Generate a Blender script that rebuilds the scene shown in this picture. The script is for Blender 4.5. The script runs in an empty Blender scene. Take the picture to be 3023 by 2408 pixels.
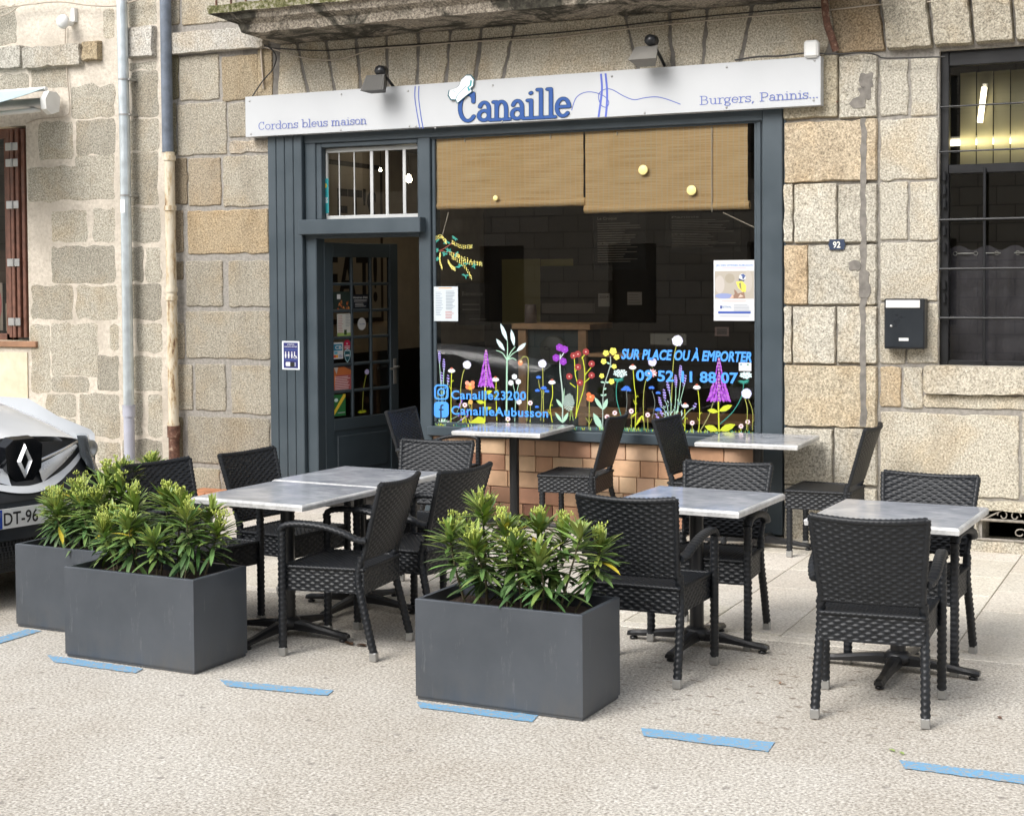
import bpy, math, random
import numpy as np
from mathutils import Vector, Matrix
random.seed(7); RNG=np.random.default_rng(7)
R=math.radians
S=bpy.context.scene; COL=S.collection
# ---------------------------------------------------------------- camera
CXP,CYP,FPX=1510.5,975.2,4501.4
YAW,PIT,ROL,CAMH,CAMD=0.43801,-0.03342,-0.0063616,1.85084,10.48696
def _axes():
    cy,sy,cp,sp=math.cos(YAW),math.sin(YAW),math.cos(PIT),math.sin(PIT)
    f=np.array([-sy*cp,cy*cp,sp]); r=np.array([cy,sy,0.]); u=np.cross(r,f)
    cr,sr=math.cos(ROL),math.sin(ROL)
    return cr*r+sr*u,-sr*r+cr*u,f
AR,AU,AF=_axes()
cd=bpy.data.cameras.new('camera'); cam=bpy.data.objects.new('camera',cd); COL.objects.link(cam)
cd.sensor_fit='HORIZONTAL'; cd.sensor_width=36; cd.lens=FPX/3023*36
cd.shift_x=(1511.5-CXP)/3023; cd.shift_y=(CYP-1204)/3023
cd.clip_start=0.1; cd.clip_end=400
M=Matrix(((AR[0],AU[0],-AF[0],0),(AR[1],AU[1],-AF[1],-CAMD),(AR[2],AU[2],-AF[2],CAMH),(0,0,0,1)))
cam.matrix_world=M; S.camera=cam
YW=0.12      # plane of the stone front
def BP(px,py,k,val):
    """point of the photograph on the real plane axis k = val"""
    d=AF+AR*(px-CXP)/FPX+AU*(CYP-py)/FPX; o=np.array([0,-CAMD,CAMH]); return o+(val-o[k])/d[k]*d
def F(px,py,y=YW):
    p=BP(px,py,1,y); return float(p[0]),float(p[2])
# ---------------------------------------------------------------- light
w=bpy.data.worlds.new('World'); S.world=w; w.use_nodes=True
nt=w.node_tree; nt.nodes.clear()
sky=nt.nodes.new('ShaderNodeTexSky'); sky.sky_type='NISHITA'; sky.sun_disc=False
sky.sun_elevation=R(41); sky.sun_rotation=R(200); sky.air_density=1.0; sky.dust_density=3.0; sky.ozone_density=0.6
hs=nt.nodes.new('ShaderNodeHueSaturation'); hs.inputs['Saturation'].default_value=0.3
bg=nt.nodes.new('ShaderNodeBackground'); bg.inputs['Strength'].default_value=0.15
wo=nt.nodes.new('ShaderNodeOutputWorld')
nt.links.new(sky.outputs[0],hs.inputs['Color']); nt.links.new(hs.outputs[0],bg.inputs[0]); nt.links.new(bg.outputs[0],wo.inputs[0])
sl=bpy.data.lights.new('sun','SUN'); sl.energy=1.15; sl.angle=R(28); sl.color=(1,.98,.95)
so=bpy.data.objects.new('sun',sl); COL.objects.link(so); so.location=(-6,-14,14)
az=R(200); el=R(41)   # direction towards the sun: behind the camera, a little to the left
sd=Vector((math.sin(az)*math.cos(el),math.cos(az)*math.cos(el),math.sin(el)))
so.rotation_euler=sd.to_track_quat('Z','Y').to_euler()
S.view_settings.view_transform='Standard'; S.view_settings.look='None'; S.view_settings.gamma=1; S.view_settings.exposure=0.92
S.view_settings.use_curve_mapping=False
S.render.resolution_x=1024; S.render.resolution_y=815
S.cycles.max_bounces=8; S.cycles.transparent_max_bounces=16; S.cycles.caustics_reflective=False; S.cycles.caustics_refractive=False
# ---------------------------------------------------------------- mesh helpers
class MB:
    def __init__(s): s.v=[];s.f=[];s.m=[];s.c=[];s.sm=[]
    def add(s,vs,fs,mat=0,col=(1,1,1),smooth=False):
        b=len(s.v); s.v+= [tuple(map(float,p)) for p in vs]
        for f in fs: s.f.append([b+i for i in f]); s.m.append(mat); s.c.append(col); s.sm.append(smooth)
        return s
    def box(s,x0,x1,y0,y1,z0,z1,mat=0,col=(1,1,1)):
        v=[(x0,y0,z0),(x1,y0,z0),(x1,y1,z0),(x0,y1,z0),(x0,y0,z1),(x1,y0,z1),(x1,y1,z1),(x0,y1,z1)]
        return s.add(v,[(0,3,2,1),(4,5,6,7),(0,1,5,4),(1,2,6,5),(2,3,7,6),(3,0,4,7)],mat,col)
    def bbox(s,x0,x1,y0,y1,z0,z1,b=.004,mat=0,col=(1,1,1)):
        """box with chamfered edges"""
        v=[];idx={}
        X=(x0,x1);Y=(y0,y1);Z=(z0,z1)
        for i in (0,1):
            for j in (0,1):
                for k in (0,1):
                    sx,sy,sz=(1-2*i)*b,(1-2*j)*b,(1-2*k)*b
                    for a in range(3):
                        p=[X[i]+(0 if a==0 else sx),Y[j]+(0 if a==1 else sy),Z[k]+(0 if a==2 else sz)]
                        idx[(i,j,k,a)]=len(v); v.append(p)
        f=[]
        q=[(0,0),(1,0),(1,1),(0,1)]
        for a in range(3):
            o=[t for t in range(3) if t!=a]
            for e in (0,1):
                L=[]
                for u,w_ in q:
                    t=[0,0,0]; t[a]=e; t[o[0]]=u; t[o[1]]=w_
                    L.append(idx[(*t,a)])
                # outward orientation
                if (e==1)==(a!=1): f.append(L)
                else: f.append(L[::-1])
        for a in range(3):
            o=[t for t in range(3) if t!=a]
            for u,w_ in q:
                t0=[0,0,0];t0[o[0]]=u;t0[o[1]]=w_;t1=list(t0);t1[a]=1
                f.append([idx[(*t0,o[0])],idx[(*t0,o[1])],idx[(*t1,o[1])],idx[(*t1,o[0])]])
        for i in (0,1):
            for j in (0,1):
                for k in (0,1): f.append([idx[(i,j,k,0)],idx[(i,j,k,1)],idx[(i,j,k,2)]])
        return s.add(v,f,mat,col)
    def quad(s,a,b,c,d,mat=0,col=(1,1,1)): return s.add([a,b,c,d],[(0,1,2,3)],mat,col)
    def grid(s,P,mat=0,col=(1,1,1),wrap=False,smooth=True,flip=False):
        P=np.asarray(P,float); n,m=P.shape[:2]; b=len(s.v); s.v+=[tuple(p) for p in P.reshape(-1,3)]
        mm=m if wrap else m-1
        for i in range(n-1):
            for j in range(mm):
                j2=(j+1)%m; q=[b+i*m+j,b+i*m+j2,b+(i+1)*m+j2,b+(i+1)*m+j]
                s.f.append(q[::-1] if flip else q)
        k=(n-1)*mm; s.m+=[mat]*k; s.c+=[col]*k; s.sm+=[smooth]*k
        return s
    def tube(s,pts,r,n=8,mat=0,col=(1,1,1),caps=True,flat=None,up=None,fn=None,smooth=True):
        """r number or list; flat=(a,b) cross-section scale; fn(u_len,s_len)->radial offset"""
        pts=[np.array(p,float) for p in pts]; N=len(pts); rs=r if isinstance(r,(list,tuple)) else [r]*N
        rings=[]; prev=None; L=0
        for i,p in enumerate(pts):
            t=pts[min(i+1,N-1)]-pts[max(i-1,0)]; t=t/(np.linalg.norm(t)+1e-9)
            if prev is None:
                a=np.array(up if up is not None else ((0,0,1) if abs(t[2])<.9 else (0,1,0)),float)
            else: a=prev
            a=a-t*(a@t); a/=np.linalg.norm(a)+1e-9; prev=a; b=np.cross(t,a)
            if i: L+=np.linalg.norm(p-pts[i-1])
            ring=[]
            for k in range(n):
                th=2*math.pi*k/n; rr=rs[i]+(fn(th*rs[i],L) if fn else 0)
                ca,cb=(flat or (1,1))
                ring.append(p+a*math.cos(th)*rr*ca+b*math.sin(th)*rr*cb)
            rings.append(ring)
        s.grid(np.array(rings),mat,col,wrap=True,smooth=smooth)
        if caps:
            s.add(rings[0],[list(range(n))[::-1]],mat,col); s.add(rings[-1],[list(range(n))],mat,col)
        return s
    def disc(s,c,r,n=16,axis='y',mat=0,col=(1,1,1),h=0):
        pass
    def lathe(s,c,prof,n=20,mat=0,col=(1,1,1),axis=2,smooth=True):
        """prof [(r,h)] around axis through c"""
        P=[]
        for r,h in prof:
            ring=[]
            for k in range(n):
                th=2*math.pi*k/n; u,v_=r*math.cos(th),r*math.sin(th)
                p=[0,0,0]; o=[t for t in range(3) if t!=axis]; p[axis]=h; p[o[0]]=u; p[o[1]]=v_
                ring.append([c[t]+p[t] for t in range(3)])
            P.append(ring)
        return s.grid(P,mat,col,wrap=True,smooth=smooth)
    def poly(s,pts3,mat=0,col=(1,1,1)): return s.add(pts3,[list(range(len(pts3)))],mat,col)
    def extr(s,pts2,y0,y1,mat=0,col=(1,1,1)):
        """pts2 (x,z) counter-clockwise seen from -y; solid from y0 (front) to y1"""
        n=len(pts2); v=[(x,y0,z) for x,z in pts2]+[(x,y1,z) for x,z in pts2]
        f=[list(range(n)),list(range(2*n-1,n-1,-1))]+[[i,i+n,(i+1)%n+n,(i+1)%n] for i in range(n)]
        return s.add(v,f,mat,col)
OFF={}
def _mesh(mb,name,mats,off=(0,0,0)):
    me=bpy.data.meshes.new(name)
    V=np.array(mb.v,float)-np.array(off)
    me.from_pydata(V.tolist(),[],mb.f)
    for m in (mats if isinstance(mats,(list,tuple)) else [mats]): me.materials.append(m)
    me.polygons.foreach_set('material_index',mb.m)
    me.polygons.foreach_set('use_smooth',mb.sm)
    at=me.color_attributes.new('tint','FLOAT_COLOR','CORNER')
    cnt=[len(f) for f in mb.f]
    cc=np.ones((sum(cnt),4),np.float32); cc[:,:3]=np.repeat(np.array(mb.c,np.float32),cnt,axis=0)
    at.data.foreach_set('color',cc.ravel()); me.update()
    return me
def tag(o,label=None,cat=None,group=None,kind=None):
    if label: o['label']=label
    if cat: o['category']=cat
    if group: o['group']=group
    if kind: o['kind']=kind
    return o
def thing(name,label,cat,loc=(0,0,0),group=None,rot=0):
    o=bpy.data.objects.new(name,None); COL.objects.link(o); o.location=loc; o.rotation_euler=(0,0,rot); o.empty_display_size=.1
    OFF[o]=np.array(loc,float); return tag(o,label,cat,group)
def part(mb,name,mats,parent,label=None,local=False):
    off=np.zeros(3) if local else OFF[parent]
    o=bpy.data.objects.new(name,_mesh(mb,name,mats,off)); COL.objects.link(o); o.parent=parent
    OFF[o]=OFF[parent]
    if label: o['label']=label
    return o
def single(mb,name,mats,label,cat,group=None,kind=None,loc=None):
    V=np.array(mb.v)
    if loc is None: loc=((V[:,0].min()+V[:,0].max())/2,(V[:,1].min()+V[:,1].max())/2,V[:,2].min())
    o=bpy.data.objects.new(name,_mesh(mb,name,mats,loc)); COL.objects.link(o); o.location=loc; OFF[o]=np.array(loc,float)
    return tag(o,label,cat,group,kind)
def struct(mb,name,mats): return single(mb,name,mats,None,None,None,'structure',loc=(0,0,0))
def copy_tree(o,parent=None):
    c=o.copy(); COL.objects.link(c); c.parent=parent
    for ch in list(o.children): copy_tree(ch,c)
    return c
# ---------------------------------------------------------------- materials
def srgb(r,g,b):
    f=lambda c:(c/255/12.92) if c<=10 else ((c/255+.055)/1.055)**2.4
    return (f(r),f(g),f(b))
class NM:
    def __init__(s,name,rough=.6,metal=0,spec=.5):
        m=bpy.data.materials.new(name); m.use_nodes=True; s.m=m; s.t=m.node_tree; s.b=s.t.nodes['Principled BSDF']
        s.b.inputs['Roughness'].default_value=rough; s.b.inputs['Metallic'].default_value=metal
        s.b.inputs['Specular IOR Level'].default_value=spec
        s.tc=s.t.nodes.new('ShaderNodeTexCoord').outputs['Object']
    def n(s,t,**k):
        x=s.t.nodes.new('ShaderNode'+t)
        for a,b in k.items(): setattr(x,a,b)
        return x
    def l(s,a,b): s.t.links.new(a,b)
    def mapping(s,scale=(1,1,1),src=None,rot=(0,0,0)):
        x=s.n('Mapping'); x.inputs['Scale'].default_value=scale; x.inputs['Rotation'].default_value=rot; s.l(src or s.tc,x.inputs[0]); return x.outputs[0]
    def noise(s,scale,detail=3,rough=.55,src=None,dist=0):
        x=s.n('TexNoise'); x.inputs['Scale'].default_value=scale; x.inputs['Detail'].default_value=detail; x.inputs['Roughness'].default_value=rough
        x.inputs['Distortion'].default_value=dist; s.l(src or s.tc,x.inputs[0]); return x.outputs[0]
    def vor(s,scale,src=None,feat='F1',out=0,dim='3D'):
        x=s.n('TexVoronoi',feature=feat,voronoi_dimensions=dim); x.inputs['Scale'].default_value=scale; s.l(src or s.tc,x.inputs[0]); return x.outputs[out]
    def ramp(s,fac,stops):
        x=s.n('ValToRGB'); e=x.color_ramp.elements
        while len(e)<len(stops): e.new(.5)
        for i,(p,c) in enumerate(stops): e[i].position=p; e[i].color=(*c,1) if len(c)==3 else c
        s.l(fac,x.inputs[0]); return x.outputs[0]
    def mix(s,fac,a,b,mode='MIX'):
        x=s.n('Mix',data_type='RGBA',blend_type=mode)
        for inp,v in ((x.inputs[0],fac),(x.inputs[6],a),(x.inputs[7],b)):
            if isinstance(v,(int,float)): inp.default_value=v
            elif isinstance(v,tuple): inp.default_value=(*v,1)
            else: s.l(v,inp)
        return x.outputs[2]
    def math(s,op,a,b=None):
        x=s.n('Math',operation=op)
        for i,v in enumerate((a,b)):
            if v is None: continue
            if isinstance(v,(int,float)): x.inputs[i].default_value=v
            else: s.l(v,x.inputs[i])
        return x.outputs[0]
    def attr(s): 
        x=s.n('Attribute'); x.attribute_name='tint'; return x.outputs['Color']
    def color(s,c):
        if isinstance(c,tuple): s.b.inputs['Base Color'].default_value=(*c,1)
        else: s.l(c,s.b.inputs['Base Color'])
        return s
    def rough(s,c): s.l(c,s.b.inputs['Roughness']); return s
    def bump(s,h,strength=.3,dist=.01):
        x=s.n('Bump'); x.inputs['Strength'].default_value=strength; x.inputs['Distance'].default_value=dist; s.l(h,x.inputs['Height']); s.l(x.outputs[0],s.b.inputs['Normal']); return s
def plain(name,c,rough=.6,metal=0,spec=.5,var=.12,vs=6,bump=0,bs=80):
    k=NM(name,rough,metal,spec)
    if var:
        n=k.noise(vs,4); d=tuple(max(0,x*(1-var)) for x in c); e=tuple(x*(1+var) for x in c)
        k.color(k.ramp(n,[(.3,d),(.7,e)]))
        k.rough(k.ramp(n,[(.3,(rough*.85,)*3),(.7,(min(1,rough*1.15),)*3)]))
    else: k.color(c)
    if bump: k.bump(k.noise(bs,3),bump,.004)
    return k.m
def attrmat(name,rough=.6,var=.1,spec=.5):
    k=NM(name,rough,0,spec); n=k.noise(9,3); k.color(k.mix(1.0,k.attr(),k.ramp(n,[(.3,(1-var,)*3),(.7,(1,)*3)]),'MULTIPLY')); return k.m
def emit(name,c,st):
    m=bpy.data.materials.new(name); m.use_nodes=True; b=m.node_tree.nodes['Principled BSDF']
    b.inputs['Base Color'].default_value=(*c,1); b.inputs['Emission Color'].default_value=(*c,1); b.inputs['Emission Strength'].default_value=st; return m
def granite(name,warm=1.0,stain=.6):
    """speckled granite: tint attribute times crystals, with rusty and grey weather stains"""
    k=NM(name,.85,0,.25)
    a=k.noise(75,4,.75); b=k.ramp(k.vor(120,out=1),[(.2,(.15,.15,.15)),(.8,(.85,.85,.85))])
    c=k.ramp(a,[(.33,(.15,.14,.118)),(.42,(.31,.29,.25)),(.52,(.45,.425,.37)),(.64,(.61,.58,.515))])
    c=k.mix(.22,c,b,'OVERLAY')
    st=k.ramp(k.noise(2.1,6,.65,dist=.5),[(.48,(0,0,0)),(.72,(stain,)*3)])
    c=k.mix(st,c,k.mix(1.0,c,(.97,.82,.62),'MULTIPLY'))
    g=k.ramp(k.noise(2.3,5,.65,src=k.mapping((1.6,1,.6))),[(.50,(0,0,0)),(.70,(stain*.75,)*3)])
    c=k.mix(g,c,k.mix(1.0,c,(.55,.52,.49),'MULTIPLY'))
    c=k.mix(1.0,c,k.attr(),'MULTIPLY'); k.color(c)
    h=k.mix(.6,a,k.noise(14,4,.6)); k.bump(h,.55,.012); return k.m
GRAN=granite('granite_stone'); GRAN2=granite('granite_rubble',stain=.55)
k=NM('lime_mortar',.9,0,.2); n=k.noise(30,5,.75)
k.color(k.mix(k.ramp(k.noise(2.2,5),[(.45,(0,0,0)),(.65,(.6,)*3)]),k.ramp(n,[(.3,(.44,.385,.31)),(.5,(.62,.56,.475)),(.7,(.74,.68,.59))]),(.40,.355,.295))); k.bump(n,.6,.012); LIME=k.m
k=NM('grey_mortar',.9,0,.2); n=k.noise(40,5,.7)
k.color(k.ramp(n,[(.3,(.20,.185,.165)),(.55,(.32,.30,.27)),(.8,(.44,.41,.37))])); k.bump(n,.6,.01); GREYM=k.m
k=NM('smooth_render',.85,0,.2); n=k.noise(5,5,.7); k.color(k.ramp(n,[(.3,(.58,.50,.36)),(.7,(.72,.65,.50))])); k.bump(k.noise(60,3),.2,.004); RENDER=k.m
k=NM('balcony_stone',.9,0,.2); a=k.noise(60,4,.7); c=k.ramp(a,[(.35,(.10,.085,.07)),(.5,(.27,.235,.19)),(.65,(.46,.41,.33))])
st=k.ramp(k.noise(2.4,6,.65,dist=1.0),[(.46,(0,0,0)),(.56,(.93,)*3)]); c=k.mix(st,c,k.ramp(k.noise(25,4),[(.4,(.022,.021,.017)),(.7,(.075,.072,.055))]))
k.color(c); k.bump(a,.5,.012); BALC=k.m
k=NM('moss_edge',.95,0,.2); a=k.noise(30,5,.7); k.color(k.ramp(a,[(.35,(.05,.055,.02)),(.5,(.16,.16,.07)),(.62,(.38,.35,.27)),(.8,(.5,.47,.4))])); k.bump(a,.8,.02); MOSS=k.m
SLATE=None
k=NM('slate_paint',.42,0,.5); n=k.noise(3,5); n2=k.noise(60,4,.7)
c=k.ramp(n,[(.3,(.040,.056,.068)),(.7,(.054,.073,.088))]); sc=k.ramp(n2,[(.70,(0,0,0)),(.78,(.5,)*3)]); c=k.mix(sc,c,(.16,.18,.19)); k.color(c); k.rough(k.ramp(n,[(.3,(.36,)*3),(.7,(.52,)*3)])); SLATE=k.m
k=NM('planter_metal',.38,.25,.5); n=k.noise(2.5,6,.6); c=k.ramp(n,[(.3,(.066,.076,.090)),(.7,(.094,.105,.122))])
sep=k.n('SeparateXYZ'); k.l(k.tc,sep.inputs[0]); zz=sep.outputs[2]
dirt=k.math('MULTIPLY',k.ramp(zz,[(.0,(1,1,1)),(.16,(0,0,0))]),k.ramp(k.noise(18,5,.7,src=k.mapping((1,1,.35))),[(.35,(0,0,0)),(.7,(.6,)*3)]))
c=k.mix(dirt,c,(.125,.12,.11)); scr=k.ramp(k.noise(9,6,.75,src=k.mapping((3,3,.5))),[(.60,(0,0,0)),(.70,(.5,)*3)]); c=k.mix(scr,c,(.17,.18,.19)); k.color(c); k.rough(k.ramp(n,[(.3,(.32,)*3),(.7,(.5,)*3)])); PLANTER=k.m
k=NM('street_aggregate',.88,0,.25); a=k.noise(78,4,.7); v=k.ramp(k.vor(95,out=1),[(.2,(.2,.2,.2)),(.8,(.8,.8,.8))])
c=k.ramp(a,[(.34,(.25,.228,.195)),(.44,(.42,.388,.34)),(.53,(.57,.535,.475)),(.64,(.76,.73,.665))]); c=k.mix(.25,c,v,'OVERLAY')
c=k.mix(k.ramp(k.noise(.8,7,.62,dist=.3),[(.42,(0,0,0)),(.68,(.7,)*3)]),c,k.mix(1.0,c,(.76,.72,.67),'MULTIPLY'))
spots=k.ramp(k.math('ADD',k.vor(5.5,src=k.mapping((1,1.7,1)),dim='2D'),k.math('MULTIPLY',k.noise(9,3),.22)),[(.16,(.85,)*3),(.24,(0,0,0))])
vd=k.n('VectorMath',operation='DISTANCE'); k.l(k.tc,vd.inputs[0]); vd.inputs[1].default_value=(-1.75,-3.75,0); mask=k.ramp(k.math('MULTIPLY',vd.outputs['Value'],.5),[(.2,(1,1,1)),(.6,(0,0,0))])
c=k.mix(k.mix(1.0,spots,mask,'MULTIPLY'),c,k.mix(1.0,c,(.42,.36,.31),'MULTIPLY')); gum=k.ramp(k.vor(1.9,dim='2D'),[(.022,(.6,)*3),(.032,(0,0,0))]); c=k.mix(gum,c,(.20,.18,.16)); k.color(c); k.bump(a,.2,.004); ROADM=k.m
k=NM('paving_stone',.72,0,.35); a=k.noise(80,4,.7); c=k.ramp(a,[(.33,(.42,.385,.33)),(.5,(.63,.59,.52)),(.65,(.77,.735,.66))])
c=k.mix(k.ramp(k.noise(1.6,5,.6),[(.45,(0,0,0)),(.7,(.45,)*3)]),c,k.mix(1.0,c,(.8,.75,.69),'MULTIPLY')); c=k.mix(1.0,c,k.attr(),'MULTIPLY'); k.color(c); k.bump(a,.25,.004); PAVE=k.m
k=NM('paving_joint',.9); k.color(k.ramp(k.noise(40,3),[(.3,(.20,.165,.13)),(.7,(.36,.31,.25))])); JOINT=k.m
k=NM('blue_road_paint',.65); n=k.noise(55,5,.8); c=k.ramp(n,[(.44,(.40,.38,.35)),(.49,(.16,.38,.60)),(.8,(.22,.46,.68))]); k.color(c); k.bump(n,.3,.004); BLUEP=k.m
k=NM('marble_top',.13,0,.5); n=k.noise(3.2,6,.62,dist=.6); n2=k.noise(9,5,.7,src=k.mapping((1,3,1)))
c=k.ramp(n,[(.32,(.24,.26,.30)),(.5,(.36,.38,.42)),(.66,(.52,.54,.57))]); c=k.mix(k.ramp(n2,[(.5,(0,0,0)),(.68,(.55,)*3)]),c,(.56,.57,.58)); k.color(c); k.rough(k.ramp(n2,[(.3,(.08,)*3),(.7,(.2,)*3)])); MARB=k.m
k=NM('marble_edge',.4,0,.5); n=k.noise(14,5,.7); k.color(k.ramp(n,[(.3,(.36,.36,.36)),(.5,(.55,.55,.545)),(.7,(.68,.68,.67))])); MARBE=k.m
k=NM('wicker',.46,0,.45); n=k.noise(30,3); k.color(k.ramp(n,[(.3,(.0065,.008,.0105)),(.7,(.0125,.0145,.018))])); k.bump(k.noise(260,2,src=k.mapping((1,1,4))),.12,.002); WICK=k.m
BLACKM=plain('black_cast_iron',(.012,.0125,.014),.33,0,.5,bump=.15,bs=200)
ALU=plain('satin_aluminium',(.42,.42,.41),.38,.7,.5)
ZINC=plain('zinc_pipe',(.60,.66,.69),.34,.55,.5,var=.15,vs=9)
GREYPIPE=plain('grey_plastic_pipe',(.42,.43,.50),.45)
BLUEGREY=plain('blue_grey_paint',(.13,.155,.195),.5,var=.25,vs=12)
k=NM('flaking_cream_paint',.7); n=k.noise(16,6,.7,src=k.mapping((1,1,.3))); k.color(k.ramp(n,[(.36,(.16,.09,.05)),(.42,(.46,.35,.21)),(.52,(.62,.55,.42)),(.8,(.70,.65,.54))])); k.bump(n,.3,.004); CREAM=k.m
k=NM('rusty_iron',.8); n=k.noise(20,6,.7); k.color(k.ramp(n,[(.35,(.05,.022,.014)),(.55,(.15,.07,.045)),(.7,(.42,.33,.24))])); k.bump(n,.5,.006); RUST=k.m
WHITEB=plain('white_sign_board',(.50,.515,.53),.4,0,.5,var=.03,vs=2)
BARG=plain('grey_white_paint',(.50,.51,.50),.5,var=.08)
WHITEP=plain('white_paint',(.72,.72,.70),.4,var=.05)
WHITECAR=plain('white_car_paint',(.60,.62,.64),.15,0,.6,var=.02)
DARKPL=plain('dark_plastic',(.014,.016,.019),.4); BLACKG=plain('black_gloss',(.007,.008,.01),.12)
CHROME=plain('chrome',(.72,.73,.74),.10,1,.5,var=0)
CORD=plain('pale_cord',(.72,.64,.52),.7)
CABLE=plain('beige_cable',(.42,.36,.29),.6); CABLED=plain('dark_cable',(.03,.028,.026),.6)
LAMPG=plain('dark_grey_metal',(.055,.053,.048),.5,.3); LAMPG2=plain('grey_ribbed_metal',(.22,.21,.19),.5,.4)
TERRA=attrmat('glazed_terracotta',.3,.22); TERRAJ=plain('tile_joint',(.46,.37,.28),.9)
DARKM=plain('dark_cement',(.19,.175,.155),.9,var=.3,vs=20)
PAINT=attrmat('decal_paint',.5,.04); PAPER=attrmat('printed_paper',.5,.02); 
WOODR=plain('red_brown_wood',(.15,.065,.042),.5,var=.3,vs=14); WOOD=plain('oak_wood',(.34,.20,.10),.5,var=.25,vs=10); WOODD=plain('dark_wood',(.05,.028,.017),.5,var=.3,vs=10)
k=NM('bamboo_slats',.55,0,.3); sep=k.n('SeparateXYZ'); k.l(k.tc,sep.inputs[0])
wz=k.n('TexWave',wave_type='BANDS',bands_direction='Z',wave_profile='SIN'); wz.inputs['Scale'].default_value=28; wz.inputs['Distortion'].default_value=1.2; wz.inputs['Detail'].default_value=3; wz.inputs['Detail Scale'].default_value=.6; k.l(k.tc,wz.inputs[0])
st=k.ramp(k.noise(6,4,.6,src=k.mapping((.35,1,30))),[(.3,(.70,.40,.16)),(.5,(.93,.62,.29)),(.68,(.95,.74,.42))])
wx=k.n('TexWave',wave_type='BANDS',bands_direction='X',wave_profile='SIN'); wx.inputs['Scale'].default_value=7.5; wx.inputs['Distortion'].default_value=.4; k.l(k.tc,wx.inputs[0])
c=k.mix(k.ramp(wx.outputs[1],[(.80,(0,0,0)),(.93,(.55,)*3)]),st,(.85,.66,.42)); c=k.mix(k.ramp(wz.outputs[1],[(.0,(.3,)*3),(.3,(0,0,0))]),c,(.45,.27,.12)); k.color(c); k.bump(wz.outputs[1],.10,.002)
k.b.inputs['Transmission Weight'].default_value=0; BAMB=k.m
def glassmat(name,f=1.0,tint=(1,1,1),ior=1.5):
    m=bpy.data.materials.new(name); m.use_nodes=True; t=m.node_tree; t.nodes.clear()
    o=t.nodes.new('ShaderNodeOutputMaterial'); mx=t.nodes.new('ShaderNodeMixShader'); tr=t.nodes.new('ShaderNodeBsdfTransparent'); gl=t.nodes.new('ShaderNodeBsdfGlossy')
    tr.inputs[0].default_value=(*tint,1); gl.inputs['Roughness'].default_value=.0; fr=t.nodes.new('ShaderNodeFresnel'); fr.inputs[0].default_value=ior
    mu=t.nodes.new('ShaderNodeMath'); mu.operation='MULTIPLY'; mu.inputs[1].default_value=f; mu.use_clamp=True
    t.links.new(fr.outputs[0],mu.inputs[0]); t.links.new(mu.outputs[0],mx.inputs[0]); t.links.new(tr.outputs[0],mx.inputs[1]); t.links.new(gl.outputs[0],mx.inputs[2]); t.links.new(mx.outputs[0],o.inputs[0]); return m
GLASS=glassmat('window_glass',1.9,(.94,.95,.94)); HLG=glassmat('clear_lamp_glass',1.2,(.93,.95,.97))
k=NM('oleander_leaf',.42,0,.45); n=k.noise(25,3); k.color(k.mix(1.0,k.attr(),k.ramp(n,[(.3,(.8,.8,.8)),(.7,(1.1,1.1,1.1))]),'MULTIPLY'))
k.b.inputs['Subsurface Weight'].default_value=0; LEAF=k.m
BARK=plain('green_bark',(.085,.075,.04),.8); SOIL=plain('planter_soil',(.05,.03,.02),.95,var=.5,vs=60,bump=1,bs=60)
# ---------------------------------------------------------------- ground
m=MB(); xs=[-60,-30,-16,-12,-8,-4,0,4,12,60]; ys=[-60,-19.6,-16,-12,-8,-4,-2.93,20]
for i in range(len(xs)-1):
    for j in range(len(ys)-2): m.quad((xs[i],ys[j],0),(xs[i+1],ys[j],0),(xs[i+1],ys[j+1],0),(xs[i],ys[j+1],0))
m.quad((-60,-2.93,-.03),(60,-2.93,-.03),(60,30,-.03),(-60,30,-.03))
struct(m,'road',ROADM)
# pavement: slabs in columns square to the wall, with a band of kerb stones along the street
m=MB(); m.quad((-16,-2.93,-.004),(6,-2.93,-.004),(6,.5,-.004),(-16,.5,-.004),1)
x=-2.5-.43*31; i=0
while x<6:
    off=[.0,.38,.12,.26,.45,.2][i%6]
    if abs(x+2.5)<.02: off=(-1.62+2.83)%.585
    y=-2.825-(.585-off) if off else -2.825
    while y<YW:
        y0=max(y,-2.825); y1=min(y+.585,YW+.02)
        if y1-y0>.03:
            t=RNG.uniform(.90,1.08); m.bbox(x+.003,x+.427,y0+.003,y1-.003,-.02,.004+RNG.uniform(-.001,.001),.003,0,(t,t*RNG.uniform(.98,1.0),t*RNG.uniform(.95,1.0)))
        y+=.585
    x+=.43; i+=1
x=-16
while x<6:
    L=RNG.uniform(.9,1.2); t=RNG.uniform(1.0,1.12); m.bbox(x+.003,x+L-.003,-2.93,-2.828,-.02,.004,.004,0,(t,t,t)); x+=L
struct(m,'pavement',[PAVE,JOINT])
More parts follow.
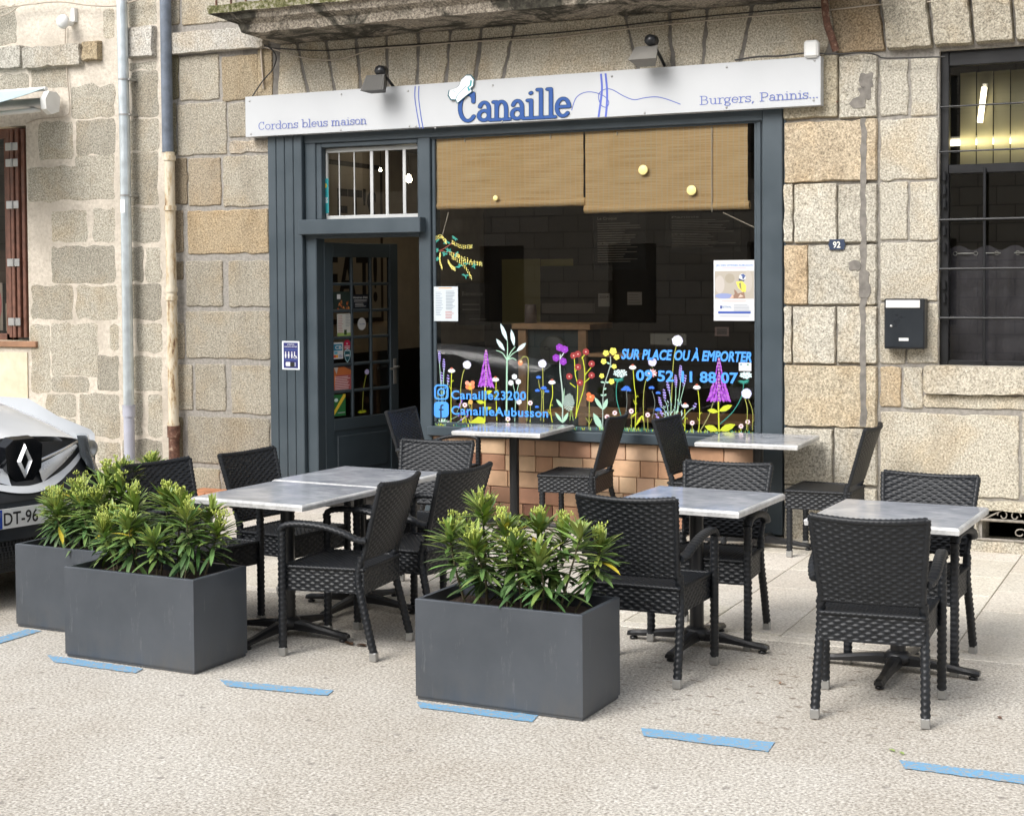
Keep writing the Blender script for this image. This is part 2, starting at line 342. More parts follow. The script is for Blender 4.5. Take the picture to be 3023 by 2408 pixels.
# blue dashes of the parking bays (each one painted line)
def dash(pts):
    m=MB(); P=[BP(x,y,2,.004) for x,y in pts]; n=14; v=[]
    for i in range(n+1):
        t=i/n; a=P[0]*(1-t)+P[1]*t; b=P[3]*(1-t)+P[2]*t; j=RNG.uniform(-.006,.006,2)
        v+=[(a[0],a[1]+j[0],.004),(b[0],b[1]+j[1],.004)]
    m.add(v,[(2*i+1,2*i+3,2*i+2,2*i) for i in range(n)]); struct(m,'parking_line',BLUEP)
for q in [[(135,1931),(424,1972),(398,1986),(162,1953)],[(648,2005),(985,2036),(965,2052),(668,2025)],[(1228,2070),(1590,2109),(1570,2130),(1242,2087)],
          [(1893,2146),(2287,2190),(2268,2217),(1900,2170)],[(2655,2242),(3060,2292),(3060,2318),(2672,2266)]]: dash(q)
m=MB(); A=BP(90,1857,2,.004)
m.quad((-5.78,-5.4,.004),(-5.68,-5.4,.004),(-5.68,-4.27,.004),(-5.78,-4.27,.004)); struct(m,'parking_line',BLUEP)
# ---------------------------------------------------------------- masonry
def block(m,x0,x1,z0,z1,y=YW,prot=.012,jit=.006,rad=.02,mat=0,col=None,step=.06,slant=0,slant1=None,inset=.012):
    """one stone: irregular rounded outline, bevelled face; slant shears the left/right joints (voussoirs)"""
    if slant1 is None: slant1=slant
    w_,h=x1-x0,z1-z0
    if w_<.02 or h<.02: return
    rad=min(rad,w_/3,h/3); pts=[]
    def seg(ax,az,bx,bz):
        L=math.hypot(bx-ax,bz-az); n=max(1,int(L/step)); nx,nz=(bz-az)/L,-(bx-ax)/L
        for i in range(n):
            t=(i+.5)/n; j=RNG.normal(0,jit); pts.append((ax+(bx-ax)*t+nx*j,az+(bz-az)*t+nz*j))
    c=[(x0,z0),(x1,z0),(x1,z1),(x0,z1)]
    for i in range(4):
        a=c[i];b=c[(i+1)%4]; L=math.hypot(b[0]-a[0],b[1]-a[1]); ux,uz=(b[0]-a[0])/L,(b[1]-a[1])/L
        seg(a[0]+ux*rad,a[1]+uz*rad,b[0]-ux*rad,b[1]-uz*rad)
        nb=c[(i+2)%4]; L2=math.hypot(nb[0]-b[0],nb[1]-b[1]); vx,vz=(nb[0]-b[0])/L2,(nb[1]-b[1])/L2
        for t in (.15,.5,.85):
            k1=(1-t)**2; k2=t*t; pts.append((b[0]-ux*rad*k1+vx*rad*k2,b[1]-uz*rad*k1+vz*rad*k2))
    if slant or slant1:
        q=[]
        for px,pz in pts:
            t=(px-x0)/w_; s_=slant*(1-t)+slant1*t; q.append((px+s_*(pz-z0)/h,pz))
        pts=q
    cx=sum(p[0] for p in pts)/len(pts); cz=sum(p[1] for p in pts)/len(pts)
    def ring(ins,yy):
        o=[]
        for px,pz in pts:
            d=math.hypot(px-cx,pz-cz)+1e-6; o.append((px-(px-cx)/d*ins,yy,pz-(pz-cz)/d*ins))
        return o
    if col is None:
        t=RNG.uniform(.84,1.10); w2=RNG.uniform(-.04,.06); col=(t*(1+w2*.4),t,t*(1-w2))
    r0=ring(0,y+.01); r1=ring(inset*.35,y-prot*.6); r2=ring(inset,y-prot); n=len(pts); 
    m.add(r0+r1+r2,[[i,(i+1)%n,n+(i+1)%n,n+i] for i in range(n)]+[[n+i,n+(i+1)%n,2*n+(i+1)%n,2*n+i] for i in range(n)]+[[2*n+i for i in range(n)]],mat,col)
def holed(m,x0,x1,z0,z1,holes,y=YW,depth=.35,mat=0,rmat=None):
    X=sorted({x0,x1,*[min(max(h[i],x0),x1) for h in holes for i in (0,1)]}); Z=sorted({z0,z1,*[min(max(h[i],z0),z1) for h in holes for i in (2,3)]})
    for i in range(len(X)-1):
        for j in range(len(Z)-1):
            cx,cz=(X[i]+X[i+1])/2,(Z[j]+Z[j+1])/2
            if any(h[0]<cx<h[1] and h[2]<cz<h[3] for h in holes): continue
            m.quad((X[i],y,Z[j]),(X[i+1],y,Z[j]),(X[i+1],y,Z[j+1]),(X[i],y,Z[j+1]),mat)
    for a,b,c,d in holes:
        k=mat if rmat is None else rmat
        m.quad((a,y,c),(a,y,d),(a,y+depth,d),(a,y+depth,c),k); m.quad((b,y,d),(b,y,c),(b,y+depth,c),(b,y+depth,d),k)
        m.quad((a,y,d),(b,y,d),(b,y+depth,d),(a,y+depth,d),k); m.quad((b,y,c),(a,y,c),(a,y+depth,c),(b,y+depth,c),k)
SX0,SX1=-7.16,-2.83           # shopfront
XB=-8.22                      # boundary of the two houses
RW=(F(2772,600)[0],1.6,1.25,F(2780,150)[1]) # right window opening
LW=(-13.0,F(80,600)[0],F(40,1006)[1],F(60,372)[1])
CELL=(F(2899,1550)[0],.9,.05,F(2950,1504)[1])
ZTOP=6.4
def rects(m,L,ox,oy,s,**k):
    for r in L:
        x0,y0,x1,y1=[ (ox+v/s) if i%2==0 else (oy+v/s) for i,v in enumerate(r[:4])]
        cx,cy=(x0+x1)/2,(y0+y1)/2
        a=F(x0,cy)[0];b=F(x1,cy)[0];c=F(cx,y1)[1];d=F(cx,y0)[1]
        kk=dict(k); du=kk.pop('dull',0); tn=kk.pop('tone',1); gr=kk.pop('grow',0); a-=gr;b+=gr;c-=gr;d+=gr
        if tn!=1: t_=RNG.uniform(.9,1.1); kk['col']=(t_*tn,t_*tn*.97,t_*tn*.90)
        if du: t_=RNG.uniform(.70,1.02); kk['col']=(t_,t_*.985,t_*.93)
        if len(r)>4: kk['col']=tuple(v*(tn if tn!=1 else 1)*1.05 for v in r[4])
        block(m,a,b,c,d,**kk)
# left house, rubble in lime mortar
lb=thing('stone_house','rubble stone house at the left with pale lime mortar, brown window and awning','building',(-12,YW,0))
m=MB(); holed(m,-17,XB,-.05,ZTOP,[LW],mat=0,rmat=2)
L0=[[-400,60,105,290],[820,-40,990,160],[660,60,720,240],
    [200,440,430,560],[455,545,725,740],[0,480,180,575],[820,400,990,440],[840,455,1000,740],[250,780,460,1010],[485,760,725,975],[810,760,1005,950],
    [330,1340,550,1530],[595,1320,725,1530],[810,1320,1010,1530],[180,1060,725,1265],[830,965,1000,1300],[480,985,725,1050]]
rects(m,L0,0,0,2.146,prot=.002,jit=.009,rad=.035,mat=1,step=.08,inset=.022,dull=1,grow=.012)
L1=[[-300,310,160,450],[165,290,535,430],[540,262,650,392,(.8,.7,.54)],[820,170,995,372]]
rects(m,L1,0,0,2.146,prot=.06,jit=.006,rad=.02,mat=1)
L2=[[330,60,725,285],[815,60,905,285],[930,70,1015,285],[490,310,740,515],[820,300,1020,515],[200,310,460,515],[330,550,620,880],[700,560,750,710],[875,550,1025,720],[620,750,750,970],[850,760,1025,970],[330,890,560,975],
    [300,1000,480,1130],[510,1000,755,1260],[835,990,900,1250],[945,1000,1025,1260],[620,1300,760,1420],[780,1290,1025,1420],[200,560,315,980],[300,1150,480,1420],[560,1440,1020,1560]]
rects(m,L2,0,700,2.146,prot=.002,jit=.009,rad=.035,mat=1,step=.08,inset=.022,dull=1,grow=.012)
for zz in np.arange(-.02,3.4,.34):      # more of the same wall beyond the frame
    x=-17.0
    while x<LW[0]-.3:
        L=RNG.uniform(.35,.7)
        block(m,x,min(x+L-.05,LW[0]-.05),zz,zz+.29,prot=.008,jit=.012,rad=.05,mat=1); x+=L
for zz in np.arange(F(0,-30)[1]+.1,6.3,.36):
    x=-17.0
    while x<XB-.1:
        L=RNG.uniform(.4,.8); block(m,x,min(x+L-.05,XB-.02),zz,zz+.31,prot=.008,jit=.012,rad=.05,mat=1); x+=L
part(m,'wall',[LIME,GRAN2,RENDER],lb)
m=MB(); m.box(-13,LW[1]-.02,YW-.012,YW+.02,-.02,F(40,1040)[1]); part(m,'render_panel',RENDER,lb)
# main house, dressed granite
mb_=thing('stone_house','dressed granite house front around the snack bar, with balcony overhead','building',(-4,YW,0))
m=MB(); holes=[(SX0+.01,SX1-.01,-.1,3.05),RW,CELL]
holed(m,XB,6.5,-.05,ZTOP,holes,mat=0,rmat=2)
OCH=(1.02,.80,.55)
M0=[[1070,-60,1140,160],[1152,-60,1500,150],
    [1070,350,1135,630,(.42,.40,.30)],[1140,350,1392,638],[1408,350,1640,640,(.78,.68,.53)],
    [1070,650,1120,985,(.6,.57,.46)],[1125,652,1440,985],[1450,650,1640,870],[1455,890,1715,970,(1.05,1.0,.95)],
    [1085,1000,1190,1300,(.5,.43,.34)],[1195,1000,1402,1305,(.85,.76,.64)],[1416,985,1715,1310],
    [1095,1330,1165,1600,(.6,.52,.42)],[1190,1328,1705,1608,(.95,.80,.60)]]
rects(m,M0,0,0,2.146,prot=.012,jit=.004,mat=1,tone=.84)
rects(m,[[1065,190,1700,330]],0,0,2.146,prot=.07,jit=.004,mat=1)
M1=[[1100,150,1165,270,(.6,.53,.42)],[1180,148,1415,440],[1450,148,1718,445],[1180,470,1715,770],[1095,540,1170,770],
    [1095,805,1225,1095],[1240,800,1432,1100],[1468,812,1722,1122],[1190,1140,1712,1440],[1095,1135,1160,1440,(.55,.5,.38)],[1160,1462,1400,1640,(1.05,1.02,.9)],[1408,1455,1722,1660]]
rects(m,M1,0,700,2.146,prot=.012,jit=.004,mat=1,tone=.72)
# courses right of the shop (px)
def px_rects(L,**k):
    for r in L:
        cx,cy=(r[0]+r[2])/2,(r[1]+r[3])/2
        kk=dict(k); t_=RNG.uniform(.96,1.14); kk['col']=(t_,t_*.99,t_*.95)
        if len(r)>4: kk['col']=tuple(v*1.04 for v in r[4])
        block(m,F(r[0],cy)[0]-.004,F(r[2],cy)[0]+.004,F(cx,r[3])[1]-.004,F(cx,r[1])[1]+.004,**kk)
PR=.035
px_rects([[2316,168,2475,350,(.8,.76,.66)],[2480,164,2590,348],[2318,358,2590,536,(1.02,.90,.74)],[2318,544,2342,716],[2348,544,2472,716],[2478,544,2590,716],
  [2318,724,2386,898,(1.05,.88,.68)],[2388,724,2590,898],[2318,905,2338,1072],[2344,905,2468,1072],[2474,905,2590,1072],[2318,1080,2590,1258,(1.04,.95,.80)],[2318,1264,2460,1430],[2466,1264,2590,1430],[2318,1436,2590,1600]],prot=PR,jit=.003,mat=1,rad=.012)
# grey cement strip down the pilaster
block(m,F(2543,500)[0],F(2561,500)[0],F(2550,1258)[1],F(2550,350)[1],prot=PR+.003,jit=.005,mat=3,rad=.004,inset=.003,col=(1,1,1))
for a,(x0_,x1_,y0_,y1_) in enumerate(((2541,2582,215,262),(2534,2575,258,300),(2516,2560,290,322),(2538,2572,800,880),(2508,2545,770,800))): block(m,F(x0_,500)[0],F(x1_,500)[0],F(2550,y1_)[1],F(2550,y0_)[1],prot=PR+.0042+a*.0006,jit=.009,mat=3,rad=.02,inset=.004,step=.035,col=(1,1,1))
px_rects([[2600,176,2680,342],[2690,172,2768,342],[2600,352,2768,530],[2600,538,2680,708],[2688,538,2768,708],[2600,716,2768,888],[2600,896,2672,1072],[2680,896,2768,1072],
  [2600,1084,2660,1200,(.95,.82,.65)],[2668,1084,2724,1204],[2600,1222,3008,1462,(1.08,1.06,1.0)],[3018,1222,3300,1470]],prot=.014,jit=.004,mat=1,rad=.015)
px_rects([[2728,1084,3300,1166,(1.1,1.07,1.0)]],prot=.06,jit=.002,mat=1,rad=.03)
px_rects([[2728,1172,3300,1208,(1.05,1.02,.94)]],prot=.012,jit=.003,mat=1)
px_rects([[2600,1478,3300,1506,(1.05,1.02,.93)]],prot=.05,jit=.004,mat=1)
px_rects([[2600,1514,2890,1600]],prot=.03,jit=.004,mat=1)
px_rects([[2860,1606,3300,1636]],prot=.05,jit=.004,mat=1)
# flat arch over the shop: slanted voussoirs
def P2(x,y): return (700+x/2.146,y/2.146)
def P3_(x,y): return (1600+x/2.384,y/2.384)
J=[(P2(270,300),P2(240,600)),(P2(395,310),P2(490,580)),(P2(575,290),P2(650,570)),(P2(760,275),P2(800,540)),(P2(950,250),P2(960,540)),(P2(1150,240),P2(1140,540)),(P2(1350,225),P2(1310,520)),(P2(1545,210),P2(1495,480)),(P2(1745,200),P2(1650,480)),
   (P3_(625,200),P3_(685,360)),(P3_(905,130),P3_(940,450)),(P3_(1160,100),P3_(1120,440)),(P3_(1450,130),P3_(1350,430)),((2480,20),(2420,150))]
z0,z1=3.37,3.79
JW=[]
for a,b in J:
    A=F(*a);B=F(*b); t=(B[0]-A[0])/(B[1]-A[1]+1e-9); JW.append((A[0]+(z0-A[1])*t,A[0]+(z1-A[1])*t))
for i in range(len(JW)-1):
    a,b=JW[i],JW[i+1]; g=.011
    tt=RNG.uniform(.95,1.15); block(m,a[0]+g,b[0]-g,z0-.25,z1,prot=.014,jit=.004,mat=1,slant=a[1]-a[0],slant1=b[1]-b[0],col=(tt,tt*.96,tt*.88))
block(m,XB+.95,JW[0][0]-g,z0-.02,z1-.02,prot=.014,jit=.004,mat=1,col=(.8,.7,.55))
# lintel band over the right window, projecting a little, with slanted joints
xs=[F(2470,100)[0],F(2620,100)[0],F(2760,100)[0],F(2880,100)[0],F(3000,100)[0],F(3140,100)[0],F(3300,100)[0],F(3460,100)[0]]
zb=F(2560,160)[1]+.01
for i in range(len(xs)-1):
    s0=-.07+.01*i; block(m,xs[i]+.006,xs[i+1]-.006,zb,zb+.45,prot=.075 if i>=1 else .03,jit=.004,mat=1,slant=s0,slant1=s0+.01,col=(.78,.75,.68) if i else (.72,.60,.46))
for i,zz in enumerate(np.arange(4.62,6.3,.4)):
    x=XB+.02
    while x<6.4:
        L=RNG.uniform(.5,.95); block(m,x+.006,min(x+L,6.45)-.006,zz+.006,zz+.39,prot=.012,jit=.004,mat=1); x+=L
for i,zz in enumerate(np.arange(0,3.3,.4)):
    x=RW[1]+.05
    while x<6.4:
        L=RNG.uniform(.5,.95); block(m,x+.006,min(x+L,6.45)-.006,zz+.006,zz+.39,prot=.012,jit=.004,mat=1); x+=L
block(m,F(3150,50)[0],6.4,zb+.48,4.17,prot=.014,jit=.004,mat=1); x=-2.4
while x<1.6:
    block(m,x+.006,x+.7,zb+.49,4.17,prot=.014,jit=.004,mat=1,col=(.6,.56,.48)); x+=.71
m.box(XB+.8,F(2480,100)[0],YW-.003,YW+.01,3.30,3.80,3)
part(m,'wall',[GREYM,GRAN,GRAN,DARKM],mb_)
# inside shell behind the right window and the cellar
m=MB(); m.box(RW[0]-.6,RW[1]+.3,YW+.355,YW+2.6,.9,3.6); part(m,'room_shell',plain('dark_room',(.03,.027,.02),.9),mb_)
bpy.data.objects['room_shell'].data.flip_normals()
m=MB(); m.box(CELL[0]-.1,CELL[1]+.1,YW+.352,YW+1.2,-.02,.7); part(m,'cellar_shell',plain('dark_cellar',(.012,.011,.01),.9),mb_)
# remove the wall-side faces of the shells so that one looks into them
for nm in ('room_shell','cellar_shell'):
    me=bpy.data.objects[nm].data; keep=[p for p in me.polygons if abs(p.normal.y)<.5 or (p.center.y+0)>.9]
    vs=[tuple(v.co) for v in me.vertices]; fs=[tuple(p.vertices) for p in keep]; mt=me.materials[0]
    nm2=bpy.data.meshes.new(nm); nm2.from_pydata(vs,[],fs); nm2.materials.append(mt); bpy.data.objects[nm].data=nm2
# balcony
m=MB(); bx0,bx1=-7.054,-2.35
prof=[(YW,3.79),(-.42,3.80),(-.44,3.865),(-.485,3.90),(-.50,3.945),(-.535,3.956),(-.545,4.02),(YW,4.04)]
offs=[0,0,.02,.09,.13,.235,.245,.245]
NX=46
P=[]
for (y,z),o in zip(prof,offs):
    row=[]
    for i in range(NX+1):
        t=i/NX; x=(bx0-o)*(1-t)+(bx1+o)*t; row.append((x,y+RNG.normal(0,.003) if y<0 else y,z+RNG.normal(0,.004)))
    P.append(row)
P=np.array(P)
for i in range(len(prof)-1): m.grid(P[i:i+2],mat=(1 if i in (5,6) else 0),smooth=False)
for e in (0,NX):
    m.poly([tuple(P[i][e]) for i in (range(len(prof)) if e==0 else range(len(prof)-1,-1,-1))],0)
bal=part(m,'balcony',[BALC,MOSS],mb_,'weathered stone balcony slab with mossy black-stained edge')
m=MB()
for x in np.arange(bx0-.2,bx1+.2,.14): m.tube([(x,-.47,4.03),(x,-.47,4.95)],.009,6)
m.tube([(bx0-.22,-.47,4.95),(bx1+.2,-.47,4.95)],.018,8); m.tube([(bx0-.22,-.47,4.10),(bx1+.2,-.47,4.10)],.011,8)
for x in np.arange(bx0-.2,bx1,.28):
    m.tube([(x+.07+.05*math.cos(t)*(1-t/9),-.47,4.06+.04*math.sin(t)*(1-t/9)+.03) for t in np.linspace(0,7,18)],.006,5)
part(m,'railing',RUST,bal)
# the house across the street (seen only mirrored in the glass, and closing the street)
ob=thing('stone_house','plain stone house across the street, mirrored in the shop window','building',(-3,-20,0))
m=MB(); Z=9.0
wins=[(x,x+1.1,z,z+h) for x in np.arange(-26,20,3.1) for z,h in ((.9,1.7),(3.9,1.9),(6.5,1.6))]
m2=MB(); holed(m2,-30,24,0,Z,wins,y=0,depth=.3); 
m.v=[(-p[0]-6,-20-p[1]+0,p[2]) for p in m2.v]; m.f=m2.f; m.m=m2.m; m.c=m2.c; m.sm=m2.sm
k=NM('street_stone',.9,0,.2); bt=k.n('TexBrick'); bt.inputs['Scale'].default_value=1; bt.inputs['Brick Width'].default_value=.7; bt.inputs['Row Height'].default_value=.36; bt.inputs['Mortar Size'].default_value=.012
bt.inputs['Color1'].default_value=(.55,.49,.40,1); bt.inputs['Color2'].default_value=(.42,.37,.30,1); bt.inputs['Mortar'].default_value=(.16,.14,.12,1)
k.l(k.mapping((1,1,1),rot=(R(90),0,0)),bt.inputs[0]); k.color(bt.outputs[0])
part(m,'wall',k.m,ob)
m=MB()
for a,b,c,d in wins: m.quad((-b-6,-20.25,c),(-a-6,-20.25,c),(-a-6,-20.25,d),(-b-6,-20.25,d))
part(m,'window',plain('dark_panes',(.02,.022,.025),.2),ob)
# ---------------------------------------------------------------- shopfront
YG=.145    # plane of the big pane
shop=thing('shopfront','slate grey wooden shopfront with glazed door and flower-painted window','shopfront',(-5,YW,0))
ZH=3.06
XP0,XP1,XD0,XD1,XWL,XWR,XR1,XR2=-7.152,-6.819,-6.716,-5.768,-5.640,-3.048,-2.983,-2.838
m=MB()
n=4; wd=(XP1-XP0)/n
for i in range(n): m.bbox(XP0+i*wd+.002,XP0+(i+1)*wd-.002,YW-.055,YW+.05,0.02,ZH,.005)
m.box(XP0+.003,XP1-.003,YW-.045,YW+.05,0.02,ZH-.002)
part(m,'pilaster',SLATE,shop)
m=MB(); m.bbox(XP1+.001,XD0,YW-.012,YW+.12,0.02,ZH,.006); part(m,'door_post',SLATE,shop)
m=MB(); m.bbox(XD1,XWL-.022,YW-.012,YW+.12,0.02,2.995,.006); m.bbox(XWL-.021,XWL+.01,YW+.012,YW+.10,.73,2.965,.006); part(m,'door_post',SLATE,shop)
m=MB(); m.bbox(XR1,XR2,YW-.03,YW+.12,0.02,ZH,.006); m.bbox(XR2+.001,XR2+.022,YW-.008,YW+.08,0.02,ZH-.02,.004); part(m,'pilaster',SLATE,shop,'plain flat grey pilaster at the far end')
m=MB(); m.bbox(XWR-.008,XR1-.001,YW+.015,YW+.13,.0,2.99,.005); m.bbox(XWR+.012,XR1-.02,YW+.003,YW+.02,.74,2.99,.004); part(m,'window_frame',SLATE,shop)
m=MB(); m.bbox(XP1+.001,XR1-.001,YW-.02,YW+.125,2.965,ZH+.0,.005); m.bbox(XD1-.02,XR1-.002,YW+.004,YW+.02,2.952,2.99,.003); part(m,'head_beam',SLATE,shop)
# transom beam and fanlight
zt0,zt1=F(1000,692)[1],F(1000,648)[1]
m=MB(); m.bbox(F(899,670)[0],F(1258,670)[0],YW-.10,YW+.11,zt0,zt1,.005); m.box(F(905,690)[0],F(1240,690)[0],YW-.02,YW+.10,zt0-.03,zt0); part(m,'transom_beam',SLATE,shop)
fz0,fz1=zt1+.004,2.964
m=MB(); m.bbox(XD0-.001,XD0+.05,YW+.0,YW+.10,fz0,fz1,.004); m.bbox(XD1-.012,XD1-.001,YW,YW+.10,fz0,fz1,.003); m.bbox(XD0+.051,XD1-.013,YW+.0,YW+.10,fz1-.035,fz1-.001,.003); part(m,'window_frame',SLATE,shop)
fx0,fx1=XD0+.052,XD1-.014
fan=MB(); fan.bbox(fx0,fx1,YW+.06,YW+.085,fz0,fz0+.03,.003); fan.bbox(fx0,fx1,YW+.06,YW+.085,fz1-.075,fz1-.04,.003); fan.bbox(fx0,fx0+.018,YW+.058,YW+.083,fz0+.031,fz1-.076,.003); fan.bbox(fx1-.012,fx1,YW+.058,YW+.083,fz0+.031,fz1-.076,.003)
fn=part(fan,'fanlight',BARG,shop,'white framed fanlight with upright glass slats above the door')
xs=[F(700+x/2.146,540,YW+.07)[0] for x in (545,650,745,855,952,1062)]; ws=[.008,.008,.009,.028,.026,.028]
for x,w_ in zip(xs,ws):
    b=MB(); b.bbox(x-w_/2,x+w_/2,YW+.062,YW+.074,fz0+.03,fz1-.076,.002); part(b,'glazing_bar',BARG,fn)
b=MB(); b.quad((fx0,YW+.078,fz0+.02),(fx1,YW+.078,fz0+.02),(fx1,YW+.078,fz1-.05),(fx0,YW+.078,fz1-.05)); part(b,'pane',GLASS,fn)
# window sill and the tiled wall below
ZS1,ZS0=.722,.628
m=MB(); m.bbox(XWL-.05,XR1-.001,YW-.045,YW+.14,ZS0,ZS1-.02,.006); m.bbox(XWL-.02,XR1-.003,YW+.02,YW+.13,ZS1-.019,ZS1+.012,.004); part(m,'window_sill',SLATE,shop)
m=MB(); x0,x1=XD1+.095,XR1-.075; m.box(x0,XR1-.002,YW+.03,YW+.13,0,ZS0-.001,0)
cols=[(.70,.45,.28),(.62,.36,.22),(.76,.53,.34),(.58,.31,.20),(.70,.45,.30),(.33,.165,.11),(.50,.28,.18),(.75,.51,.34)]
rows=5; rh=(ZS0-.005)/rows
for r in range(rows):
    x=x0+RNG.uniform(-.15,0)
    while x<x1:
        L=RNG.choice([.14,.20,.25,.26]); a,b=max(x,x0),min(x+L,x1)
        if b-a>.03:
            k=int(RNG.choice(8,p=[.2,.14,.2,.08,.17,.05,.05,.11]))
            if r==0: k=int(RNG.choice([3,5,6,1]))
            c=np.array(cols[k])*RNG.uniform(.9,1.06); m.bbox(a+.003,b-.003,YW+.006+RNG.uniform(0,.0015),YW+.031,r*rh+.003,(r+1)*rh-.003,.003,1,tuple(c))
        x+=L
part(m,'tiled_wall',[TERRAJ,TERRA],shop)
# big pane
m=MB(); m.quad((XWL,YG,ZS1-.02),(XWR,YG,ZS1-.02),(XWR,YG,2.98),(XWL,YG,2.98)); pane=part(m,'window_pane',GLASS,shop)
# --------- painting on the pane
class Paint:
    """flat paint shapes given in photo pixels, laid on the pane y=yp; each stroke sits a hair in front of the one before"""
    def __init__(s,y,fx=None): s.y=y; s.m=MB(); s.k=0; s.fx=fx or (lambda x,y_: (x,y_)); s.map=None
    def P(s,x,y):
        if s.map: return s.map(x,y,s.k)
        X,Z=F(*s.fx(x,y),s.y); return (X,s.y-s.k*2e-5,Z)
    def poly(s,pts,c): s.k+=1; s.m.poly([s.P(*p) for p in pts],0,c); return s
    def disc(s,x,y,r,c,r2=None,n=12): return s.poly([(x+r*math.cos(t),y+(r2 or r)*math.sin(t)) for t in np.linspace(2*math.pi,0,n,endpoint=False)],c)
    def line(s,pts,w_,c,w2=None):
        w_*=.84; pts=smoothp(pts); N=len(pts); L=[];Rr=[]
        for i,(x,y) in enumerate(pts):
            a=pts[max(i-1,0)];b=pts[min(i+1,N-1)]; dx,dy=b[0]-a[0],b[1]-a[1]; d=math.hypot(dx,dy)+1e-6
            ww=(w_*(1-i/(N-1))+(w2 if w2 is not None else w_)*i/(N-1))/2; L.append((x-dy/d*ww,y+dx/d*ww)); Rr.append((x+dy/d*ww,y-dx/d*ww))
        s.k+=1; v=[s.P(*p) for p in L+Rr]; s.m.add(v,[(i,i+1,N+i+1,N+i) for i in range(N-1)],0,c); return s
    def leaf(s,x0,y0,x1,y1,w_,c):
        dx,dy=x1-x0,y1-y0; d=math.hypot(dx,dy); nx,ny=-dy/d*w_,dx/d*w_
        pr=[(0,0),(.2,.6),(.45,1),(.75,.75),(1,0)]
        up=[(x0+dx*t+nx*k,y0+dy*t+ny*k) for t,k in pr]; dn=[(x0+dx*t-nx*k,y0+dy*t-ny*k) for t,k in pr[1:-1]][::-1]
        return s.poly(up+dn,c)
def smoothp(p,n=6):
    if len(p)<3: return [(p[0][0]+(p[-1][0]-p[0][0])*t,p[0][1]+(p[-1][1]-p[0][1])*t) for t in np.linspace(0,1,3)]
    q=[p[0]]+list(p)+[p[-1]]; o=[]
    for i in range(1,len(q)-2):
        for t in np.linspace(0,1,n,endpoint=False):
            a,b,c,d=[np.array(v,float) for v in q[i-1:i+3]]
            o.append(tuple(.5*((2*b)+(-a+c)*t+(2*a-5*b+4*c-d)*t*t+(-a+3*b-3*c+d)*t**3)))
    o.append(tuple(map(float,p[-1]))); return o
A_=lambda x,y:(1200+x/3.066,850+y/3.066)
B_=lambda x,y:(1700+x/3.066,850+y/3.066)
WHT=(.82,.85,.88);LIL=(.60,.58,.86);LAV=(.33,.27,.68);PUR=(.26,.03,.44);PUR2=(.38,.09,.58);YG_=(.55,.62,.03);STM=(.36,.38,.07);PG=(.40,.66,.48);GG=(.30,.50,.33);TEAL=(.03,.28,.22)
RED=(.30,.03,.03);ORG=(.80,.17,.05);YEL=(.86,.82,.12);BLU=(.04,.17,.72);PINK=(.85,.66,.68);GRY=(.20,.24,.22)
cnt=[0]
def P_(fx): cnt[0]+=1; return Paint(YG-.0015-.0003*(cnt[0]%40),fx)
def done(p,name='painted_flower',label=None): return part(p.m,name,PAINT,pane,label)
def globe(fx,x,y,r,stem,c=WHT,sc=STM,w_=8,lab='white globe flower painted on glass'):
    p=P_(fx); p.line(stem,w_,sc); p.disc(x,y,r,LIL)
    for i in range(26):
        a=i*2.4; q=r*math.sqrt(i/26)*.95; p.disc(x+q*math.cos(a),y+q*math.sin(a),r*.17,c if i%4 else WHT,n=6)
    done(p,label=lab)
def daisy(fx,x,y,stem,s=1.):
    p=P_(fx); p.line(stem,8,YG_)
    for i,a in enumerate(np.linspace(-1.15,1.15,7)): p.leaf(x,y-14*s,x+38*s*math.sin(a),y-14*s+40*s*(.35+.65*math.cos(a)),9*s,WHT)
    p.disc(x,y-18*s,13*s,(.5,.13,.08),9*s); n=len(stem)//2
    sx,sy=stem[-1]; mx,my=stem[n]; p.line([(mx,my),(mx+14,my-26),(mx+24,my-14)],7,YG_,3); p.line([(mx,my+60),(mx-22,my+20)],8,YG_,3); done(p,label='drooping white daisy painted on glass')
def pinkf(fx,x,y,yb):
    p=P_(fx); p.line([(x,y),(x+2,yb)],6,STM)
    for i in range(7): a=i*2*math.pi/7; p.disc(x+14*math.cos(a),y+14*math.sin(a),9,PINK,n=8)
    p.disc(x,y,8,(.35,.10,.12),n=8); p.line([(x,yb),(x-9,yb-24)],4,YG_,2); done(p,label='small pale pink flower painted on glass')
def rosette(p,x,y,r,c,cc,n=5):
    r*=.84
    for i in range(n): a=i*2*math.pi/n+.4; p.disc(x+r*.6*math.cos(a),y+r*.6*math.sin(a),r*.5,c,n=8)
    p.disc(x,y,r*.25,cc,n=6)
def lavender(p,x,y0,y1,tx=0,c=LAV,w_=14):
    n=max(3,int((y1-y0)/16))
    for i in range(n):
        t=i/(n-1); xx=x+tx*t; yy=y0+(y1-y0)*t; ww=w_*(.45+.55*math.sin(math.pi*min(1,t*.8+.15)))
        p.disc(xx-ww*.45,yy,ww*.55,c,n=6); p.disc(xx+ww*.45,yy+5,ww*.55,tuple(v*1.25 for v in c),n=6)
def grass(fx,x0,x1,yb,h,n,label=None):
    p=P_(fx)
    for i in range(n):
        x=RNG.uniform(x0,x1); yy=yb(x); hh=RNG.uniform(.3,1)*h; c=[TEAL,GG,YG_,(.20,.42,.12)][int(RNG.integers(4))]
        p.leaf(x,yy,x+RNG.uniform(-18,18),yy-hh,3.2,c)
    done(p,'painted_grass')
